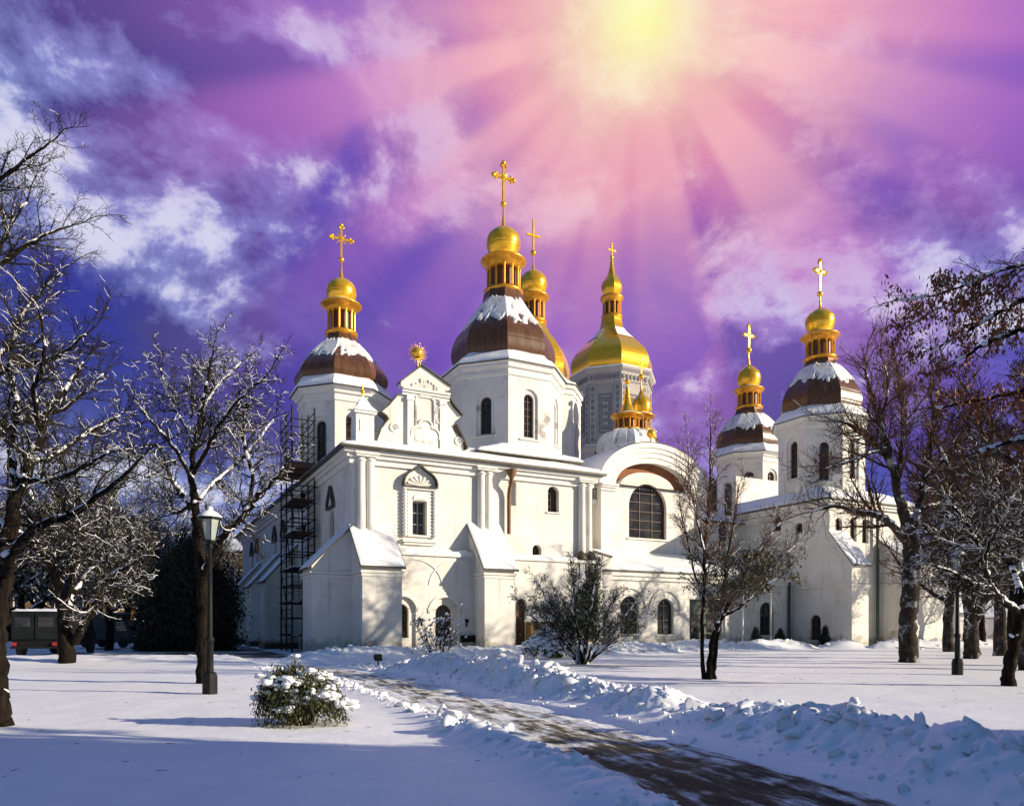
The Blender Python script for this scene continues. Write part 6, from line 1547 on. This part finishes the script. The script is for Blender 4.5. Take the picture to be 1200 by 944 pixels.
# scaffold against the shaded flank
def scaffold():
    u0, u1, v0, v1 = -1.75, -.35, 7.6, 11.4; H = 15.6
    o = Vector((W0.x+cA*u0-sA*v0, W0.y+sA*u0+cA*v0, 0)); root = empty('scaffold', o, ANG, 'tall steel scaffold tower with boarded landings against the shaded flank of the cathedral', 'scaffold')
    W, L_ = u1-u0, v1-v0; xs = (0, W); ys = (0, L_*.5, L_)
    for x in xs:
        for y in ys: mb = MB(); mb.tube([(x, y, -.2), (x, y, H)], .055, 6); mb.build('pole', M['steel'], root)
    k = 0; z = 1.1
    while z < H:
        mb = MB()
        for x in xs: mb.tube([(x, -.15, z), (x, L_+.15, z)], .038, 6)
        for y in ys: mb.tube([(-.15, y, z), (W+.15, y, z)], .038, 6)
        for x in xs: mb.tube([(x, -.1, z+.55), (x, L_+.1, z+.55)], .03, 6)
        mb.build('ledger', M['steel'], root); z += 1.05; k += 1
    for j, z in enumerate((1.0, 3.1, 5.3, 7.6, 9.65)):
        mb = MB()
        for i in range(5): mb.box(W*i/5+.01, W*(i+1)/5-.01, -.25, L_+.25, z, z+.07)
        pf = mb.build('platform', M['board' if j > 2 else 'black'], root)
        if j < 4: mb = MB(); mb.box(-.02, W*.3, -.2, L_*.6, z+.073, z+.12); mb.build('snow_cover', M['snow'], pf)
    mb = MB(); mb.box(-.35, W+.1, -.55, L_+.5, 11.6, 11.72); mb.box(-.36, -.31, -.55, L_+.5, 11.72, 11.95); mb.box(-.30, W+.1, -.56, -.51, 11.72, 11.95); mb.build('platform', M['board'], root)
    for i, (a, b) in enumerate(((1.0, 3.1), (5.3, 7.6), (3.1, 5.3), (9.6, 11.6), (12.0, 15.0))):
        mb = MB(); y0, y1 = (0, L_*.5) if i % 2 else (L_*.5, L_); mb.tube([(0, y0, a), (0, y1, b)], .03, 6); mb.build('brace', M['steel'], root)
    for z0, z1, y in ((3.17, 5.6, 1.0), (5.37, 7.9, 2.6), (7.67, 10, 1.0)):
        mb = MB()
        for s in (-.18, .18): mb.tube([(.5+s, y, z0), (.5+s, y+.6, z1)], .025, 5)
        for i in range(8): t = (i+.5)/8; mb.tube([(.32, y+.6*t, z0+(z1-z0)*t), (.68, y+.6*t, z0+(z1-z0)*t)], .018, 5)
        mb.build('ladder', M['steel'], root)
    for z, y in ((7.68, 2.2), (9.73, .7), (7.68, .5)):
        mb = MB(); mb.lathe([(.13, z), (.17, z+.45), (.18, z+.46)], 12, (.8, y)); mb.build('bucket', M['black'], root)
scaffold()

def wheel(parent, x, y, r=.42, w=.24, side=1):
    mb = MB(); pr = [(r*.6, -w/2), (r*.93, -w/2), (r, -w*.3), (r, w*.3), (r*.93, w/2), (r*.6, w/2)]
    mb.lathe(pr, 20, (0, 0)); mb.v = [(x+q[2], y+q[0], r+q[1]) for q in mb.v]; wh = mb.build('wheel', M['rubber'], parent)
    mb = MB(); mb.lathe([(.03, w*.25), (r*.3, w*.3), (r*.35, w*.1), (r*.58, w*.2), (r*.6, -w*.2)], 16, (0, 0)); mb.v = [(x+side*q[2], y+q[0], r+q[1]) for q in mb.v]; mb.build('rim', M['steel'], wh)
# dark canvas-backed truck, seen from behind
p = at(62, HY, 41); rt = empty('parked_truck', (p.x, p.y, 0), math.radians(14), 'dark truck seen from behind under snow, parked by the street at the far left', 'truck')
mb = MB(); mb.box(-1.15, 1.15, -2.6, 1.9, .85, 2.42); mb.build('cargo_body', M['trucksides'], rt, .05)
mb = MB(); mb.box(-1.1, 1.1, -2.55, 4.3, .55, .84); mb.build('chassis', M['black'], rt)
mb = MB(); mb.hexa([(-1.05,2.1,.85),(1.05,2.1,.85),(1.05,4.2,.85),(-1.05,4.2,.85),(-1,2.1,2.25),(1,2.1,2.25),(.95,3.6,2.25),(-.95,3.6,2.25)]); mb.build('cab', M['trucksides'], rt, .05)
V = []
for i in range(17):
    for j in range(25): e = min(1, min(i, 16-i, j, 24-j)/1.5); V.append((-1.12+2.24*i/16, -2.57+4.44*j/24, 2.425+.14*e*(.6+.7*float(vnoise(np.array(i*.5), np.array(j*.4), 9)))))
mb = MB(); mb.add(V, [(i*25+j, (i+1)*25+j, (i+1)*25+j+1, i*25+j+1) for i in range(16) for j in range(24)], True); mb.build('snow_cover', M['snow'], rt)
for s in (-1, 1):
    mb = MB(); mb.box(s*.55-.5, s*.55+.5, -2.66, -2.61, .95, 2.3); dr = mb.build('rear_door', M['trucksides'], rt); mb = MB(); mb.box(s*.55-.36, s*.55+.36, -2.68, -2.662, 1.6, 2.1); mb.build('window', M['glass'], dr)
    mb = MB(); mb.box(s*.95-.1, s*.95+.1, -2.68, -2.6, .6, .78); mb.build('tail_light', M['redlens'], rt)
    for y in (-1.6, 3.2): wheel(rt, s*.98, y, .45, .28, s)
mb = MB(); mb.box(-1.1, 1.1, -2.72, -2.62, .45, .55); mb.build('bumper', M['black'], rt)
# white van with its shade put into the paint, side on
p = at(131, HY, 56); vn = empty('parked_van', (p.x, p.y, 0), math.radians(-8), 'white box van in painted-on shade, side on under the trees, left of the dark evergreen', 'van')
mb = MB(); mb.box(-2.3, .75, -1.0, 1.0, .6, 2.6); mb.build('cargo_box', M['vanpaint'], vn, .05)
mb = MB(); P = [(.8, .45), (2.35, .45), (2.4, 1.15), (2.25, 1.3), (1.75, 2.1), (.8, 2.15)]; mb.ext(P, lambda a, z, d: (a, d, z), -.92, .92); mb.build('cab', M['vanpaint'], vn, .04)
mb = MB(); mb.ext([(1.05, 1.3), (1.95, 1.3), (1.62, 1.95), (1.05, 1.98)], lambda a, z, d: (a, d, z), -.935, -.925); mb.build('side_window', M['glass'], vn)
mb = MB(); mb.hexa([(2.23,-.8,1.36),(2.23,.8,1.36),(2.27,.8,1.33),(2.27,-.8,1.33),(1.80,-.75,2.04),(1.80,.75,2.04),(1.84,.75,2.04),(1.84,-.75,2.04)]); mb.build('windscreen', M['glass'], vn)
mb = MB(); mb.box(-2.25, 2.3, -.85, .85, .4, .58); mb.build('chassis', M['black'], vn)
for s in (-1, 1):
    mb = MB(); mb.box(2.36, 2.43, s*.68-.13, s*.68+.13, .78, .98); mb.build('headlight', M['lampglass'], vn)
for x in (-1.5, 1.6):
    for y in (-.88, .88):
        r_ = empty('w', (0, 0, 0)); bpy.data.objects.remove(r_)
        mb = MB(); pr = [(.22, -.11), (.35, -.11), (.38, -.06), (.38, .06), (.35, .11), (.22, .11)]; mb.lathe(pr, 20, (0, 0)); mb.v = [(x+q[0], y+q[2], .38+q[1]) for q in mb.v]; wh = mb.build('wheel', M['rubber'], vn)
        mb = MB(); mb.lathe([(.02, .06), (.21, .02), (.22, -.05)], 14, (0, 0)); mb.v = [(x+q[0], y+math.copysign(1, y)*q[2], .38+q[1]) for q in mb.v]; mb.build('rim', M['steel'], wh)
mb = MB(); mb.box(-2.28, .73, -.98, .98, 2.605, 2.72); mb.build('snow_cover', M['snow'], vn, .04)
# post by the street
p = gnd(22, 767); root = empty('sign_post', (p.x, p.y, 0), .3, 'thin dark post with a small plain plate left of the parked truck', 'sign post')
mb = MB(); mb.tube([(0, 0, -.1), (0, 0, 2.0)], .045, 8); mb.build('post', M['black'], root); mb = MB(); mb.box(-.2, .2, -.06, -.045, 1.6, 1.95); mb.build('plate', M['steel'], root)
# small floodlight in the snow
p = gnd(443, 779); root = empty('floodlight', (p.x, p.y, hz(p.x, p.y)), .5, 'small black floodlight on a stake in the snow before the corner buttress', 'floodlight')
mb = MB(); mb.tube([(0, 0, -.1), (0, 0, .22)], .03, 8); mb.build('stake', M['black'], root)
mb = MB(); mb.hexa([(-.17,-.1,.2),(.17,-.1,.2),(.13,.12,.24),(-.13,.12,.24),(-.17,-.02,.5),(.17,-.02,.5),(.13,.16,.46),(-.13,.16,.46)]); mb.build('housing', M['black'], root, .02)
mb = MB(); mb.hexa([(-.14,.135,.26),(.14,.135,.26),(.12,.14,.26),(-.12,.14,.26),(-.14,.17,.44),(.14,.17,.44),(.12,.175,.44),(-.12,.175,.44)]); mb.build('lens', M['glass'], root)

# white side house at the far right
def house(name, loc, rz, label, w, d, h, hr, mat, wins, snow=True, cat='house'):
    root = empty(name, loc, rz, label, cat); wl = MB(); fr = lambda a, z, q: (a, -q, z)
    wl.ext([(-w/2, -.3), (w/2, -.3), (w/2, h), (-w/2, h)], fr, -d, 0); wb = wl.build('wall', M[mat], root)
    g = MB(); g.add([(-w/2, 0, h), (-w/2, d, h), (-w/2, d/2, hr), (-w/2+.3, 0, h), (-w/2+.3, d, h), (-w/2+.3, d/2, hr)], [(0,2,1),(3,4,5),(0,3,5,2),(1,2,5,4),(0,1,4,3)])
    g.add([(w/2-.3, 0, h), (w/2-.3, d, h), (w/2-.3, d/2, hr), (w/2, 0, h), (w/2, d, h), (w/2, d/2, hr)], [(0,2,1),(3,4,5),(0,3,5,2),(1,2,5,4),(0,1,4,3)]); g.build('gable_wall', M[mat], root)
    o = .4; k = (hr-h)/(d/2); A_ = [(-w/2-o, -o, h-o*k), (w/2+o, -o, h-o*k), (w/2+o, d/2, hr), (-w/2-o, d/2, hr), (w/2+o, d+o, h-o*k), (-w/2-o, d+o, h-o*k)]
    def slab(z, nm, m_, t, par):
        q = MB(); B = [(x, y, zz+z) for x, y, zz in A_]; T = [(x, y, zz+z+t) for x, y, zz in A_]; q.add(B+T, [(0,3,2,1),(3,5,4,2),(6,7,8,9),(9,8,10,11),(0,1,7,6),(1,2,8,7),(2,4,10,8),(4,5,11,10),(5,3,9,11),(3,0,6,9)]); return q.build(nm, M[m_], par)
    rf = slab(.02, 'roof', 'roofmetal', .1, root)
    if snow: slab(.125, 'snow_cover', 'roofsnow', .2, rf)
    for a, z0, z1, ww in wins:
        q = MB(); ob = arch(ww, z0, z1, 10, None, a); q.ring(grow_poly(ob, .14), ob, fr, -.02, .1); wn = q.build('window', M['trim'], root); q = MB(); q.ext(ob, fr, -.01, .02); q.build('pane', M['glass'], wn)
    return root
p = at(1118, HY, 84); house('side_house', (p.x, p.y, 0), math.radians(8), 'low white house with a snowy roof beyond the forked tree', 11.5, 6, 3.4, 5.6, 'plaster', [(-4.4, .9, 2.3, .8), (0, .9, 2.3, .8), (4.2, .9, 2.3, .8)])
p = at(1190, HY, 76); house('gate_pavilion', (p.x, p.y, 0), math.radians(-15), 'small white pavilion with a snowy roof at the far right edge', 5, 4, 2.7, 4.2, 'plaster', [(-1.3, .6, 2.0, .7), (1.3, .6, 2.0, .7)], cat='pavilion')
p = at(45, HY, 112); house('ochre_house', (p.x, p.y, 0), math.radians(4), 'long ochre house far behind the left street trees', 34, 10, 7.5, 11, 'ochre', [(-15+3*i, 1.2, 3.2, 1.1) for i in range(11)]+[(-15+3*i, 4.4, 6.4, 1.1) for i in range(11)])
p = at(292, HY, 118); house('ochre_house', (p.x, p.y, 0), math.radians(-6), 'taller ochre house seen in the gap by the shaded cathedral flank', 14, 10, 14, 17, 'ochre', [(-5+3.3*i, 1.5+3.6*j, 3.6+3.6*j, 1.2) for i in range(4) for j in range(3)])
# low snow-dusted hedges along the street
r = np.random.default_rng(77)
def far_woods():
    A0_, A1_, R0, R1 = [], [], [], []
    for i in range(5200):
        x = r.uniform(-170, 210); y = r.uniform(128, 190) if x > -75 or x > -20 else r.uniform(120, 175)
        H_ = r.uniform(6, 12); k = np.array([x, y, 0.]); t = k+[r.normal(0, .6), r.normal(0, .6), H_]
        A0_.append(k); A1_.append(t); R0.append(.16); R1.append(.03)
        for _ in range(9):
            f = r.uniform(.25, 1); a = k+(t-k)*f; e = r.normal(0, 1, 3)*[1.5, 1.5, .6]+[0, 0, 1.3]; A0_.append(a); A1_.append(a+e); R0.append(.06); R1.append(.02)
    V, F_ = frustums(A0_, A1_, R0, R1, 3); o = link('far_woods', mesh_np('far_woods', V, F_), M['twig']); tag(o, 'leafless woods along the horizon behind the cathedral and houses', 'woods', kind='stuff')
far_woods()

# twigs blown down on the snow
A0_, A1_ = [], []
for i in range(260):
    x, y = r.uniform(-9, 13), r.uniform(6.5, 32)
    if abs(path_dist(np.array([x]), np.array([y]))[0][0]) < 2.8: continue
    a = np.array([x, y, hz(x, y)+.008]); t = r.uniform(0, 2*PI); A0_.append(a); A1_.append(a+np.array([math.cos(t), math.sin(t), .06])*r.uniform(.03, .16))
V, F_ = frustums(A0_, A1_, np.full(len(A0_), .004), np.full(len(A0_), .002), 3); o = link('fallen_twigs', mesh_np('fallen_twigs', V, F_), M['twig']); tag(o, 'tiny broken twigs scattered on the open snow', 'twigs', kind='stuff')
